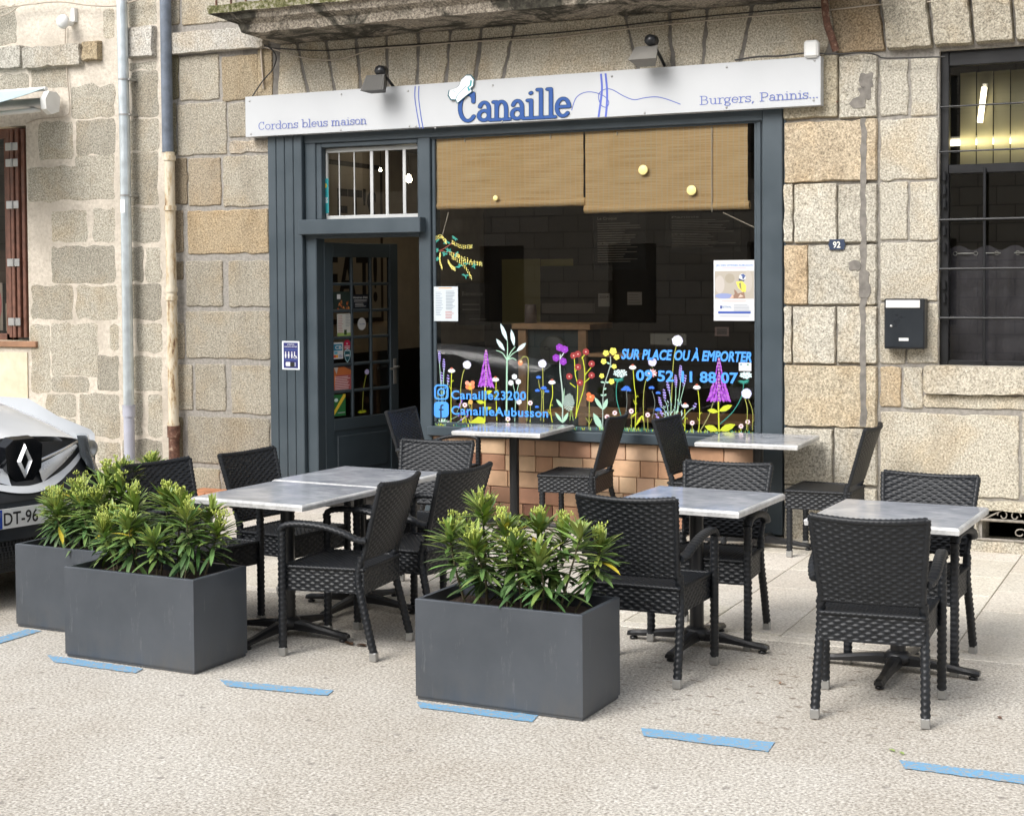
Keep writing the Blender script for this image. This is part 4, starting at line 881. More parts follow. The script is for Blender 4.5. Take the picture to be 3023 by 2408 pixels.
# light glints over the blinds, painted as flat pale yellow discs
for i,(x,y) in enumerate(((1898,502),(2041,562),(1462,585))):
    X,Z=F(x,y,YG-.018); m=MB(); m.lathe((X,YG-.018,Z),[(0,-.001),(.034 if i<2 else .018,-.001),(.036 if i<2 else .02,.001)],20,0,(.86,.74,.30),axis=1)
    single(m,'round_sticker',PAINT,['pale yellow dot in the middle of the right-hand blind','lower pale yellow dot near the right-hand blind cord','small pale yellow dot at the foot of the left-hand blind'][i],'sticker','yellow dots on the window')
# ---------------------------------------------------------------- blinds
def blind(x0p,x1p,ytl,ytr,ybl,lab,cordp):
    y=YG+.016; X0,X1=F(x0p,500,y)[0],F(x1p,500,y)[0]; Zb=F((x0p+x1p)/2,ybl,y)[1]; Zt=2.95
    b=thing('bamboo_blind',lab,'blind',((X0+X1)/2,y,Zb),'bamboo blinds in the shop window')
    n=60; P=[]
    for i in range(n+1):
        z=Zt-(Zt-Zb-.026)*i/n; P.append([(X0+(X1-X0)*j/12,y+.002*math.sin(j*1.7+i*.3),z) for j in range(13)])
    m=MB(); m.grid(P,smooth=False); m.grid(np.array(P)+np.array([0,.004,0]),smooth=False,flip=True); m.box(X0,X1,y-.006,y+.012,Zt-.0,Zt+.03); part(m,'slat_panel',BAMB,b)
    m=MB(); N=40; m.tube([(X0-.012+(X1-X0+.024)*i/N,y+.019,Zb) for i in range(N+1)],[.031+.001*math.sin(i) for i in range(N+1)],16,fn=lambda u,s:.002*math.sin(u*300)); part(m,'roll',BAMB,b)
    for cx,tp,bp in cordp:
        a=F(cx,tp,y-.009); c_=F(cx,bp,y-.009); m=MB(); m.tube([(a[0],y-.009,a[1]),(c_[0],y-.009,c_[1])],.0045,6); part(m,'cord',CORD,b)
blind(1285,1722,412,400,602,'bamboo blind on the left half of the shop window',[(1372,405,420),(1625,396,410)])
blind(1728,2207,397,368,612,'bamboo blind on the right half of the shop window',[(2102,372,626),(1822,388,400)])
for a,b,l in (((1324,628),(1305,700),'loose cord hanging below the left blind'),((2135,628),(2228,672),'pale cord slanting down from the right blind')):
    A=F(*a,YG+.03);B=F(*b,YG+.03); m=MB(); m.tube([(A[0],YG+.03,A[1]),(B[0],YG+.03,B[1])],.004,6); single(m,'blind_cord',CORD,l,'cord')
# ---------------------------------------------------------------- sign board
YS=-.0
sign=thing('shop_sign','long white fascia board with blue snack bar lettering','sign',(-4.93,YS,3.03))
x0,x1=-7.318,-2.545
m=MB(); m.add([(x0,YS,3.035),(x1,YS,3.04),(x1,YS,3.376),(x0,YS,3.363),(x0,YW+.0,3.035),(x1,YW,3.04),(x1,YW,3.376),(x0,YW,3.363)],[(0,1,2,3),(1,5,6,2),(4,0,3,7),(3,2,6,7),(4,5,1,0)]); part(m,'board',WHITEB,sign)
m=MB()
for x,y in ((737,299),(741,396),(1008,279),(1006,384),(1205,269),(1209,373),(1228,373),(1455,253),(1483,359),(1806,226),(1903,334),(2145,199),(2405,179),(2402,297),(1285,378),(2145,318)):
    X,Z=F(x,y,YS); m.lathe((X,YS,Z),[(0,-.006),(.006,-.005),(.0085,-.0005)],8,axis=1)
part(m,'screw_head',ALU,sign)
GL={}
def arc(cx,cy,rx,ry,a0,a1,n=10): return [(cx+rx*math.cos(R(a)),cy+ry*math.sin(R(a))) for a in np.linspace(a0,a1,n)]
GL['C']=(1.12,[arc(.58,.73,.46,.72,48,318,18),[(.90,1.02),(.90,1.47)]])
GL['o']=(.90,[arc(.44,.49,.37,.48,0,360,20)])
GL['r']=(.78,[[(.26,0),(.26,.95)],[(.06,0),(.52,0)],[(.06,.95),(.26,.95)],arc(.58,.55,.32,.41,180,55,7)])
GL['d']=(.98,[arc(.42,.48,.35,.47,0,360,18),[(.77,1.5),(.77,0),(.93,0)],[(.56,1.5),(.77,1.5)]])
GL['b']=(.96,[arc(.54,.48,.35,.47,0,360,18),[(.19,0),(.19,1.5)],[(0,1.5),(.19,1.5)]])
GL['n']=(1.02,[[(.22,0),(.22,.95)],[(.04,.95),(.22,.95)],arc(.50,.58,.28,.38,180,0,10)+[(.78,0)],[(.04,0),(.42,0)],[(.62,0),(.98,0)]])
GL['m']=(1.5,[[(.2,0),(.2,.95)],[(.04,.95),(.2,.95)],arc(.45,.60,.25,.36,180,0,8)+[(.70,0)],arc(.95,.60,.25,.36,180,0,8)+[(1.2,0)],[(.04,0),(.36,0)],[(.56,0),(.86,0)],[(1.06,0),(1.38,0)]])
GL['s']=(.78,[arc(.38,.73,.27,.23,20,270,10)+arc(.38,.25,.29,.25,90,-160,10),[(.66,.72),(.66,.97)],[(.08,.02),(.08,.27)]])
GL['l']=(.58,[[(.10,1.5),(.30,1.5),(.30,0)],[(.06,0),(.54,0)]])
GL['i']=(.58,[[(.10,.95),(.30,.95),(.30,0)],[(.06,0),(.54,0)],[(.27,1.33),(.31,1.35)]])
GL['e']=(.86,[[(.08,.52),(.78,.52)]+arc(.43,.49,.36,.47,4,318,18)[0:]])
GL['u']=(1.02,[[(.04,.95),(.22,.95),(.22,.38)]+arc(.49,.36,.27,.37,180,360,10),[(.60,.95),(.76,.95),(.76,0),(.95,0)]])
GL['a']=(.92,[arc(.42,.62,.27,.34,160,0,8)+[(.69,.62),(.69,.12)]+arc(.82,.12,.13,.13,180,290,4),arc(.40,.26,.30,.26,20,340,12)])
GL['B']=(1.14,[[(.22,0),(.22,1.42)],[(.02,1.42),(.55,1.42)]+arc(.55,1.09,.32,.33,90,-90,8)+[(.22,.76)],[(.55,.76)]+arc(.60,.38,.38,.38,90,-90,8)+[(.02,0)]])
GL['P']=(1.10,[[(.24,0),(.24,1.42)],[(.02,1.42),(.60,1.42)]+arc(.60,1.03,.37,.39,90,-90,10)+[(.24,.64)],[(.02,0),(.50,0)]])
GL['g']=(.94,[arc(.40,.60,.30,.35,0,360,16),[(.62,.85),(.86,.98)],[(.22,.30),(.16,.12),(.40,.05),(.68,.02),(.80,-.16),(.62,-.38),(.30,-.40),(.10,-.25),(.22,-.04)]])
GL[',']=(.5,[[(.22,.06),(.24,.0),(.12,-.26)]]); GL['.']=(.42,[[(.14,.03),(.22,.03),(.22,.10),(.14,.10)]]); GL[' ']=(.55,[])
def strokes(mb,s,p0,p1,xh,pen,col,y,fx=lambda a,b:(a,b),dy=0,over={}):
    """slab lettering: p0,p1 baseline ends in pixels; xh pixels per x-height"""
    W=sum(GL[c][0] for c in s); ux=(p1[0]-p0[0])/W; pos=0; k=0
    for ch in s:
        adv,st=GL[ch]
        big=over.get(ch,1.0)
        for ln in st:
            for a,b in zip(ln[:-1],ln[1:]):
                pw,ph=pen; A=np.array([a[0]*big/pw,a[1]*big/ph]);B=np.array([b[0]*big/pw,b[1]*big/ph]); d=B-A; L=np.hypot(*d)
                t=math.atan2(d[1],d[0]) if L>1e-6 else 0; pts=[]
                for i in range(7): q=t-math.pi/2+math.pi*i/6; pts.append((B[0]+math.cos(q),B[1]+math.sin(q)))
                for i in range(7): q=t+math.pi/2+math.pi*i/6; pts.append((A[0]+math.cos(q),A[1]+math.sin(q)))
                k+=1; V=[]
                for X,Y in pts:
                    gx=(pos+X*pw); gy=Y*ph; f_=gx/W
                    xx,zz=F(*fx(p0[0]+gx*ux,p0[1]+(p1[1]-p0[1])*f_-gy*xh+dy),y); V.append((xx,y-k*1.5e-5,zz))
                mb.poly(V,0,col)
        pos+=adv
    return mb
BLS=(.10,.14,.42); BIG=(.008,.065,.27)
m=MB(); strokes(m,'Cordons bleus maison',(762,384),(1083,366),15.3,(.060,.055),BLS,YS-.0012); part(m,'lettering',PAINT,sign,'slim typewriter words at the left end')
m=MB(); strokes(m,'Burgers, Paninis...',(2066,310),(2418,289),17.3,(.060,.055),BLS,YS-.0012); part(m,'lettering',PAINT,sign,'slim typewriter words at the right end')
m=MB(); o={}
bw=[(1352,361),(1680,343)]
strokes(m,'Canaille',(1352,359.5),(1684,343),55,(.138,.104),(.006,.05,.10),YS-.0012); 
strokes(m,'Canaille',(1352,359.5),(1684,343),55,(.108,.074),BIG,YS-.0075); part(m,'lettering',PAINT,sign,'big bold blue name in slab letters')
Q=lambda x,y:(700+x/2.146,y/2.146)
Q3=lambda x,y:(1600+x/2.384,y/2.384)
def clipx(L): return L
p=Paint(YS-.0012,Q)
for L in ([(1128,548),(1126,620),(1140,720),(1158,815)],[(1152,546),(1150,620),(1162,720),(1178,815)]): p.line(L,8,BLS)
part(p.m,'painted_band',PAINT,sign,'pair of curved blue lines beside the left words')
p=Paint(YS-.0012,Q3)
for L in ([(415,520),(422,620),(415,700),(398,826)],[(447,518),(458,640),(456,740),(448,824)]): p.line(L,17,(.09,.13,.50))
p.line([(208,778),(240,690),(300,652),(370,652),(440,680),(470,720),(455,755),(420,745),(400,700),(405,655),(450,628),(500,635),(580,680),(650,703),(720,690),(800,683),(870,697),(975,735)],7,(.09,.13,.45),6)
part(p.m,'painted_knot',PAINT,sign,'blue ribbon loop knotted round two curved lines')
p=Paint(YS-.016,Q); oc=(.01,.10,.13)
hat=[(1395,655),(1385,632),(1355,632),(1338,605),(1345,572),(1385,560),(1405,545),(1420,505),(1450,478),(1480,478),(1500,505),(1495,545),(1478,562),(1488,580),(1445,612)]
cx=sum(a for a,b in hat)/len(hat); cy=sum(b for a,b in hat)/len(hat)
p.poly([(cx+(a-cx)*1.06,cy+(b-cy)*1.05) for a,b in hat],oc); p.k+=20; p.poly([(cx+(a-cx)*.97,cy+(b-cy)*.97) for a,b in hat],(.80,.82,.84)); p.k+=5
p.poly([(1478,508),(1488,512),(1484,545),(1468,555),(1480,572),(1466,580),(1458,556),(1474,540)],(.05,.33,.36)); p.line([(1385,632),(1400,600),(1452,545)],5,(.05,.25,.30),3); p.line([(1365,575),(1395,590)],4,(.05,.25,.30),2)
part(p.m,'chef_hat',PAINT,sign)
# ---------------------------------------------------------------- wicker chairs
def wv(u,v,pu=.0255,pv=.0150,d=.0058):
    r=np.floor(v/pv); a=.5+.5*np.cos(2*np.pi*(u/(2*pu)+.5*r)); b=np.abs(np.sin(np.pi*v/pv))
    return d*(a**.8)*(b**.5)
def weave_sheet(m,fn,nrm,ulen,vlen,du=.0043,dv=.0031,flip=False,**k):
    nu,nv=int(ulen/du),int(vlen/dv); U=np.linspace(0,1,nu+1);V=np.linspace(0,1,nv+1)
    P=np.zeros((nv+1,nu+1,3))
    for j,v in enumerate(V):
        for i,u in enumerate(U):
            P[j,i]=fn(u,v)
    du_=np.gradient(P,axis=1); dv_=np.gradient(P,axis=0); N=np.cross(du_,dv_); N/=np.linalg.norm(N,axis=2,keepdims=True)+1e-9
    if nrm<0: N=-N
    H=wv(U[None,:]*ulen,V[:,None]*vlen,**k)-.002; e=np.minimum(1,np.minimum(np.minimum(U,1-U)[None,:]*ulen,np.minimum(V,1-V)[:,None]*vlen)/.004)
    P=P+N*(H*e)[...,None]; m.grid(P,flip=flip)
def braid(m,pts,r=.011,n=10):
    pts=[np.array(p,float) for p in pts]; q=[]
    for a,b in zip(pts[:-1],pts[1:]):
        k=max(1,int(np.linalg.norm(b-a)/.006)); q+=[a+(b-a)*i/k for i in range(k)]
    q.append(pts[-1]); m.tube(q,r,n,fn=lambda u,s:.0022*math.sin(s*2*math.pi/.022+u/r*2))
def legtube(m,pts,r=.0175,flat=(1,1),up=None):
    pts=[np.array(p,float) for p in pts]; q=[]
    for a,b in zip(pts[:-1],pts[1:]):
        k=max(1,int(np.linalg.norm(b-a)/.0055)); q+=[a+(b-a)*i/k for i in range(k)]
    q.append(pts[-1])
    m.tube(q,r,14,flat=flat,up=up,fn=lambda u,s: float(wv(np.array(s),np.array(u),pu=.013,pv=2*math.pi*r/5,d=.0048)))
SHY=lambda z:(-.24+.085*min(1,z/.40)) if z<.40 else (-.155-(z-.40)/.46*.135)
def make_chair(arms):
    t=thing('armchair' if arms else 'side_chair','x','chair')
    fx=.236;rx=.216;fy=.235;ry=-.19; z0,z1=.322,.440
    m=MB()
    def top(u,v):
        y=ry+(fy-ry)*v; hx=rx+(fx-rx)*v; return (-hx+2*hx*u,y,z1+.010*math.sin(math.pi*u)*math.sin(math.pi*v)*.5)
    weave_sheet(m,top,1,.46,.425,pu=.017,pv=.0155,d=.0050)
    def side(a,b): return lambda u,v:(a[0]+(b[0]-a[0])*u,a[1]+(b[1]-a[1])*u,z0+(z1-z0)*v)
    C=[(-rx,ry),(rx,ry),(fx,fy),(-fx,fy)]
    for i in range(4):
        a,b=C[i],C[(i+1)%4]; weave_sheet(m,side(a,b),1,math.dist(a,b),z1-z0)
    m.poly([(C[i][0],C[i][1],z0) for i in (3,2,1,0)])
    L=[(c[0],c[1],z1) for c in C]; braid(m,L+[L[0]],.0095)
    part(m,'seat',WICK,t,local=True)
    m=MB(); zb,zt=.495,.862
    def back(u,v,o=0):
        z=zb+(zt-zb)*v; hx=.208+.028*v; s_=2*u-1; return (hx*s_,SHY(z)-.034*(1-s_*s_)*(.35+.65*v)+o,z-.012*(1-s_*s_)*v)
    weave_sheet(m,lambda u,v:back(u,v,-.009),1,.455,.39)
    weave_sheet(m,lambda u,v:back(u,v,.009),-1,.455,.39,flip=True)
    braid(m,[back(u,1) for u in np.linspace(0,1,15)],.0145); braid(m,[back(u,0) for u in np.linspace(0,1,15)],.011)
    for s_ in (0,1): braid(m,[back(s_,v) for v in np.linspace(0,1,6)],.014)
    part(m,'backrest',WICK,t,local=True)
    for s_ in (-1,1):
        m=MB(); legtube(m,[(s_*.225,-.24,.04),(s_*.221,-.20,.20),(s_*.214,-.158,.37),(s_*.212,-.158,.43),(s_*.211,-.175,.50)],.0178)
        l=part(m,'leg',WICK,t,local=True); f=MB(); f.bbox(s_*.225-.0185,s_*.225+.0185,-.2605,-.2235,.001,.043,.003); part(f,'foot',ALU,l,local=True)
        X=.253 if arms else .216; ztop=.62 if arms else .345; yf=.236 if arms else .212
        m=MB(); legtube(m,[(s_*X,yf,.04),(s_*X,yf,.35),(s_*X,yf,ztop)],.0182)
        l=part(m,'leg',WICK,t,local=True); f=MB(); f.bbox(s_*X-.0185,s_*X+.0185,yf-.0185,yf+.0185,.001,.043,.003); part(f,'foot',ALU,l,local=True)
        if arms:
            m=MB(); P=smoothp3([(s_*.253,.243,.618),(s_*.254,.215,.648),(s_*.256,.12,.658),(s_*.256,0,.648),(s_*.252,-.10,.622),(s_*.240,-.165,.592),(s_*.226,-.205,.585)])
            legtube(m,P,.0185,flat=(.78,1.18),up=(0,0,1)); part(m,'armrest',WICK,t,local=True)
    return t
def smoothp3(p,n=5):
    q=[p[0]]+list(p)+[p[-1]]; o=[]
    for i in range(1,len(q)-2):
        for t in np.linspace(0,1,n,endpoint=False):
            a,b,c,d=[np.array(v,float) for v in q[i-1:i+3]]; o.append(.5*((2*b)+(-a+c)*t+(2*a-5*b+4*c-d)*t*t+(-a+3*b-3*c+d)*t**3))
    o.append(np.array(p[-1],float)); return o
AC=make_chair(True); SC=make_chair(False)
CH=[ # (arms,x,y,rot deg,label)
 (1,-1.345,-3.94,5,'black wicker armchair nearest the viewer, its back to the road, right end of the terrace'),
 (1,-2.455,-3.75,.5,'black wicker armchair seen from behind, right of the front oleander planter'),
 (1,-2.395,-2.945,181,'black wicker armchair facing the road, behind the table right of the front planter'),
 (1,-1.355,-3.02,175,'black wicker armchair facing the road, by the barred window at the right end'),
 (1,-4.00,-3.915,96,'black wicker armchair in full view, turned to the nearer of the two joined tables'),
 (1,-3.89,-3.34,82.5,'black wicker armchair behind the one in full view, partly hidden by oleander leaves'),
 (1,-4.33,-2.56,185,'black wicker armchair facing the road at the far end of the joined tables'),
 (1,-5.37,-.38,-88,'black wicker armchair beside the open door, left of the table under the window'),
 (1,-5.00,-3.835,-100,'black wicker armchair rising behind the two left oleander planters'),
 (1,-4.84,-3.19,-96,'black wicker armchair in front of the grey pilaster boards'),
 (0,-4.24,-.29,94.6,'armless black wicker chair right of the table under the account names'),
 (0,-3.27,-.34,-93,'armless black wicker chair left of the table at the corner of the shopfront'),
 (0,-2.39,-.40,90,'armless black wicker chair against the granite pilaster with the number plate')]
for arms,x,y,a,lab in CH:
    src=AC if arms else SC; o=copy_tree(src) if src.get('used') else src
    if src.get('used') and 'used' in o: del o['used']
    src['used']=1; o.location=(x,y,.004 if y>-2.93 else .001); o.rotation_euler=(0,0,R(a)); tag(o,lab,'chair','wicker chairs on the terrace')
for s_ in (AC,SC): del s_['used']
# ---------------------------------------------------------------- tables
def make_table():
    t=thing('bistro_table','x','table'); m=MB(); h=.35; Z0,Z1=.716,.748; b=.012
    m.quad((-h+b,-h+b,Z1),(h-b,-h+b,Z1),(h-b,h-b,Z1),(-h+b,h-b,Z1),0)
    rr=[(-1,-1),(1,-1),(1,1),(-1,1)]
    for i in range(4):
        a,c=rr[i],rr[(i+1)%4]
        A=[(a[0]*(h-b),a[1]*(h-b),Z1),(a[0]*(h-.003),a[1]*(h-.003),Z1-.006),(a[0]*h,a[1]*h,Z1-.012),(a[0]*(h-.003),a[1]*(h-.003),Z0)]
        B=[(c[0]*(h-b),c[1]*(h-b),Z1),(c[0]*(h-.003),c[1]*(h-.003),Z1-.006),(c[0]*h,c[1]*h,Z1-.012),(c[0]*(h-.003),c[1]*(h-.003),Z0)]
        for k in range(3): m.quad(A[k+1],B[k+1],B[k],A[k],1)
    m.poly([(p[0]*(h-.003),p[1]*(h-.003),Z0) for p in rr[::-1]],1)
    part(m,'tabletop',[MARB,MARBE],t,local=True)
    m=MB(); m.tube([(0,0,.075),(0,0,.716)],.036,20); m.bbox(-.16,.16,-.025,.025,.70,.7155,.003); m.bbox(-.025,.025,-.16,.16,.699,.7150,.003); part(m,'pole',BLACKM,t,local=True)
    m=MB(); m.lathe((0,0,0),[(0,.10),(.045,.10),(.062,.085),(.068,.06),(.06,.045),(0,.045)],20)
    for i in range(4):
        a=i*math.pi/2; ca,sa=math.cos(a),math.sin(a)
        pr=[(.03,.085,.032,.05),(.10,.082,.030,.045),(.20,.066,.024,.034),(.30,.050,.021,.026),(.355,.046,.024,.026),(.375,.040,.020,.02)]
        rings=[]
        for r_,zt,w_,hh in pr:
            q=[(-w_,zt-hh),(-w_,zt-.012),(-w_*.55,zt),(w_*.55,zt),(w_,zt-.012),(w_,zt-hh)]
            rings.append([(r_*ca-y*sa,r_*sa+y*ca,z) for y,z in q])
        m.grid(rings,wrap=True,smooth=False,flip=True); m.poly(rings[-1])
        m.lathe((.345*ca,.345*sa,0),[(0,.002),(.021,.002),(.021,.012),(.008,.016),(.008,.026)],12)
    part(m,'base',BLACKM,t,local=True); return t
TB=[(-4.775,-.26,2,'marbled table nearest the door, mirroring the painted flowers'),(-2.895,-.335,2,'marbled table at the right corner of the shopfront'),(-2.40,-3.186,-3,'marbled table right of the front planter, between two facing armchairs'),
    (-1.38,-3.284,-2.5,'marbled table farthest right, nearly hidden by the nearest armchair'),(-4.427,-3.811,-3,'nearer marbled table of the joined pair beside the left planters'),(-4.420,-3.085,-4,'farther marbled table of the joined pair, towards the door')]
T0=make_table()
for i,(x,y,a,lab) in enumerate(TB):
    o=T0 if i==0 else copy_tree(T0); o.location=(x,y,.004 if y>-2.93 else .001); o.rotation_euler=(0,0,R(a)); tag(o,lab,'table','marbled square tables')
# ---------------------------------------------------------------- planters
def make_planter(x,y,a,lab):
    t=thing('planter',lab,'planter',(x,y,.003),'metal planters along the parking line',rot=R(a)); w_,d,h,th=.403,.203,.446,.022
    m=MB(); O=[(-w_,-d),(w_,-d),(w_,d),(-w_,d)]; I=[(-w_+th,-d+th),(w_-th,-d+th),(w_-th,d-th),(-w_+th,d-th)]; b=.003
    def ring(p,z): return [(q[0],q[1],z) for q in p]
    sc=lambda k:[(q[0]*(1-k/w_),q[1]*(1-k/d)) for q in O]
    m.grid([ring(sc(.006),0),ring(sc(.006),.012),ring(O,.014),ring(O,h-b),ring(sc(b),h),ring(I,h),ring(I,h-.06),ring(I,.30)],wrap=True,smooth=False)
    part(m,'box',PLANTER,t,local=True)
    m=MB(); P=[[(-w_+th+.002+(2*w_-2*th-.004)*i/16,-d+th+.002+(2*d-2*th-.004)*j/8,h-.055+RNG.normal(0,.005)) for i in range(17)] for j in range(9)]; m.grid(P); part(m,'soil',SOIL,t,local=True)
    return t
def leaf3(m,p,d,L,w_,droop,c):
    """lance-shaped folded leaf from p along d"""
    d=np.array(d,float); d/=np.linalg.norm(d); up=np.array([0,0,1.]); s_=np.cross(d,up); s_/=np.linalg.norm(s_)+1e-9; n=np.cross(s_,d)
    rows=[]; q=np.array(p,float); K=6
    for i in range(K+1):
        t=i/K; ww=w_*math.sin(math.pi*min(1,(t*.9+.06)))**.8*(1 if t<.99 else .05); dd=d-np.array([0,0,droop*t*1.2]); dd/=np.linalg.norm(dd)
        if i: q=q+dd*L/K
        nn=np.cross(s_,dd); rows.append([q-s_*ww+nn*ww*.35,q,q+s_*ww+nn*ww*.35])
    m.grid(np.array(rows),0,c)
def oleander(name_lab,x,y,a,z0,stems,seed,group='oleanders in the planters'):
    rg=np.random.default_rng(seed); t=thing('oleander',name_lab,'plant',(x,y,z0),group,rot=R(a)); ms,ml,mf=MB(),MB(),MB()
    for sx,sy,hx,hy,h in stems:
        b=np.array([sx,sy,0.]); e=np.array([hx,hy,h]); mid=(b+e)/2+np.array([rg.normal(0,.012),rg.normal(0,.012),.0]); P=smoothp3([b,mid,e],7); N=len(P)
        ms.tube(P,[.006-.003*i/(N-1) for i in range(N)],6)
        ax=(e-mid); ax/=np.linalg.norm(ax)
        tones=[(.065,.135,.05),(.095,.185,.06),(.15,.25,.07),(.23,.33,.08)]
        nl=int((54+26*h/.4)*rg.uniform(.75,1.3)); bud=rg.uniform()<.8
        for i in range(nl):
            f=rg.uniform(0,1)**.5; k=min(N-1,int((.30+.70*f)*(N-1))); p=P[k]+rg.normal(0,.003,3); th=rg.uniform(0,2*math.pi)
            el=-.35+1.25*f**2.0+rg.normal(0,.22); d=(math.cos(th)*math.cos(el),math.sin(th)*math.cos(el),math.sin(el))
            L=rg.uniform(.105,.185)*(1-.22*f); c=np.array(tones[min(3,int(f*3.0+rg.uniform(0,1.2)))])*rg.uniform(.65,1.35)*np.array([rg.uniform(.85,1.25),1,rg.uniform(.8,1.2)])
            if rg.uniform()<.012: c=np.array([.55,.45,.05])
            leaf3(ml,p,d,L,rg.uniform(.0095,.0135),rg.uniform(.15,.75)*(1-.6*f),tuple(c))
        for j in range(int(rg.integers(5,9))):      # pale upright top leaves and flower stalks
            th=rg.uniform(0,6.28); el=rg.uniform(.9,1.35); d=(math.cos(th)*math.cos(el),math.sin(th)*math.cos(el),math.sin(el)); leaf3(ml,e,d,rg.uniform(.06,.10),.0065,.05,tuple(np.array([.24,.32,.06])*rg.uniform(.85,1.25)))
        for j in range(int(rg.integers(6,13)) if bud else 0):
            th=rg.uniform(0,6.28); rr=rg.uniform(.01,.045); hh=rg.uniform(.03,.085); q=e+np.array([rr*math.cos(th),rr*math.sin(th),hh]); mf.tube([e,(e+q)/2+np.array([rr*.3*math.cos(th),rr*.3*math.sin(th),0]),q],[.0022,.002,.0016],4,0,(.30,.34,.06))
            for k in range(5):
                o=q+np.array([rg.normal(0,.010),rg.normal(0,.010),rg.uniform(-.004,.016)]); g=rg.uniform(.8,1.15); mf.tube([q,o],[.0018,.0014],4,0,(.40,.45,.08)); v=.0034+rg.uniform(0,.0014); mf.tube([o,o+np.array([0,0,.005]),o+np.array([0,0,.011])],[v*.6,v,v*.3],5,0,(.50*g,.58*g,.13*g))
    part(ms,'stems',BARK,t,local=True); part(ml,'foliage',LEAF,t,local=True); part(mf,'flower_buds',LEAF,t,local=True); return t
P1=(-2.817,-4.431,-1.5); P2_=(-4.775,-4.459,-2.3); P3=(-5.475,-4.045,-1.5)
make_planter(*P1,'grey metal planter nearest the viewer, in the middle of the terrace edge')
make_planter(*P2_,'grey metal planter left of the joined tables, in front of another one')
make_planter(*P3,'grey metal planter beside the white van, partly hidden')
def gen(n,seed,hmin,hmax,sx=.30,sy=.10,spread=1.15):
    rg=np.random.default_rng(seed); o=[]
    for i in range(n):
        bx=-sx+2*sx*(i+.5)/n+rg.normal(0,.02); by=rg.uniform(-sy,sy); o.append((bx*.85,by*.7,bx*spread+rg.normal(0,.03),by*1.4+rg.normal(0,.03),rg.uniform(hmin,hmax)))
    return o
zs=.395
S1=[(-.05,.05,-.08,.12,.31),(.10,.0,.12,-.04,.27),(.05,-.05,.05,-.13,.30),(-.12,-.05,-.14,-.14,.30),(.25,.06,.36,.10,.30),(-.24,-.03,-.29,-.09,.33),(-.18,.05,-.17,.0,.44),(-.04,-.02,-.02,-.08,.37),(.02,.05,.07,.10,.36),(.20,.0,.30,.02,.35),(.14,-.06,.17,-.13,.25),(-.22,.06,-.32,.13,.30),(.12,.05,.18,.12,.34)]
oleander('budding oleander in the planter nearest the viewer',P1[0],P1[1],P1[2],zs,S1,11)
S2=[(-.24,-.02,-.27,-.07,.22),(-.16,.04,-.17,.05,.36),(-.09,-.03,-.10,-.08,.27),(.0,.04,.02,.08,.38),(.05,-.05,.08,-.10,.20),(.12,.03,.13,.05,.36),(.20,-.02,.24,-.05,.32),(.27,.04,.35,.06,.25),(-.28,.05,-.36,.08,.24),(.2,.06,.26,.12,.33)]
oleander('budding oleander in the planter left of the joined tables',P2_[0],P2_[1],P2_[2],zs,S2,12)
S3=[(-.25,0,-.27,-.03,.26),(-.17,.05,-.18,.06,.33),(-.08,-.03,-.08,-.06,.31),(.0,.05,.02,.06,.40),(.06,-.03,.08,-.05,.36),(.10,.05,.10,.07,.42),(.18,0,.16,.0,.36),(-.27,.06,-.40,.08,.24),(.12,-.08,.10,-.12,.30),(.02,-.08,.0,-.13,.28),(-.12,-.08,-.18,-.13,.25)]
oleander('taller budding oleander beside the white van',P3[0],P3[1],P3[2],zs,S3,13)
# a fourth one farther along, only its top in sight
X4=BP(432,1375,1,-2.75); P4=(X4[0],-2.75,88)
make_planter(*P4,'grey metal planter hidden behind the left oleanders, near the downpipes')
h4=X4[2]-zs-.03
oleander('oleander top peeping out before the foot of the downpipes',P4[0],P4[1],P4[2],zs,[(-.22,0,-.26,0,h4-.04),(-.1,.04,-.12,.05,h4),(.0,-.03,.0,-.04,h4+.03),(.1,.03,.12,.05,h4),(.22,0,.27,.0,h4-.05)],14)
# litter
def litter(px,py,L,c,lab,n=1,cat='leaf',name='fallen_leaf'):
    p=BP(px,py,2,.004); m=MB()
    for i in range(n):
        a=RNG.uniform(0,6.28); o=p+np.array([RNG.normal(0,.02*(n>1)),RNG.normal(0,.02*(n>1)),.002]); leaf3(m,o,(math.cos(a),math.sin(a),.12),L,L*.22,.2,tuple(np.array(c)*RNG.uniform(.7,1.2)))
    single(m,name,LEAF,lab,cat)
litter(2640,2222,.035,(.30,.40,.12),'small green leaf on the road before the last blue dash',2)
litter(1045,1905,.06,(.10,.055,.03),'dry brown sprig lying by the chair feet left of the front planter',6,'sprig','dry_sprig')
litter(2300,2018,.03,(.30,.14,.06),'reddish dry leaf left of the nearest armchair'); litter(2955,2122,.04,(.20,.10,.07),'brown dry leaf at the right edge of the road')
# ---------------------------------------------------------------- the parked van (nose towards the terrace)
VX,VY=-6.155,-3.80
van=thing('parked_van','white van parked nose-on at the left with dark grille and number plate','van',(VX,VY,0),rot=R(-11.3))
HW=.755
def sb(u,z):   # setback of the nose surface from the plate plane (x), by lateral u (-1..1) and height
    a=.06*abs(u)**2+.34*abs(u)**5
    prof=np.interp(z,[.18,.30,.42,.60,.66,.72,.80,.92,1.0],[.10,.02,.0,.0,.02,.09,.13,.16,.20]); return -(a+prof)
def surf(u0,u1,z0f,z1f,nu=16,nz=8,off=0):
    P=[]
    for j in range(nz+1):
        row=[]
        for i in range(nu+1):
            u=u0+(u1-u0)*i/nu; za=z0f(u) if callable(z0f) else z0f; zb=z1f(u) if callable(z1f) else z1f; z=za+(zb-za)*j/nz; row.append((sb(u,z)+off,u*HW,z))
        P.append(row)
    return np.array(P)
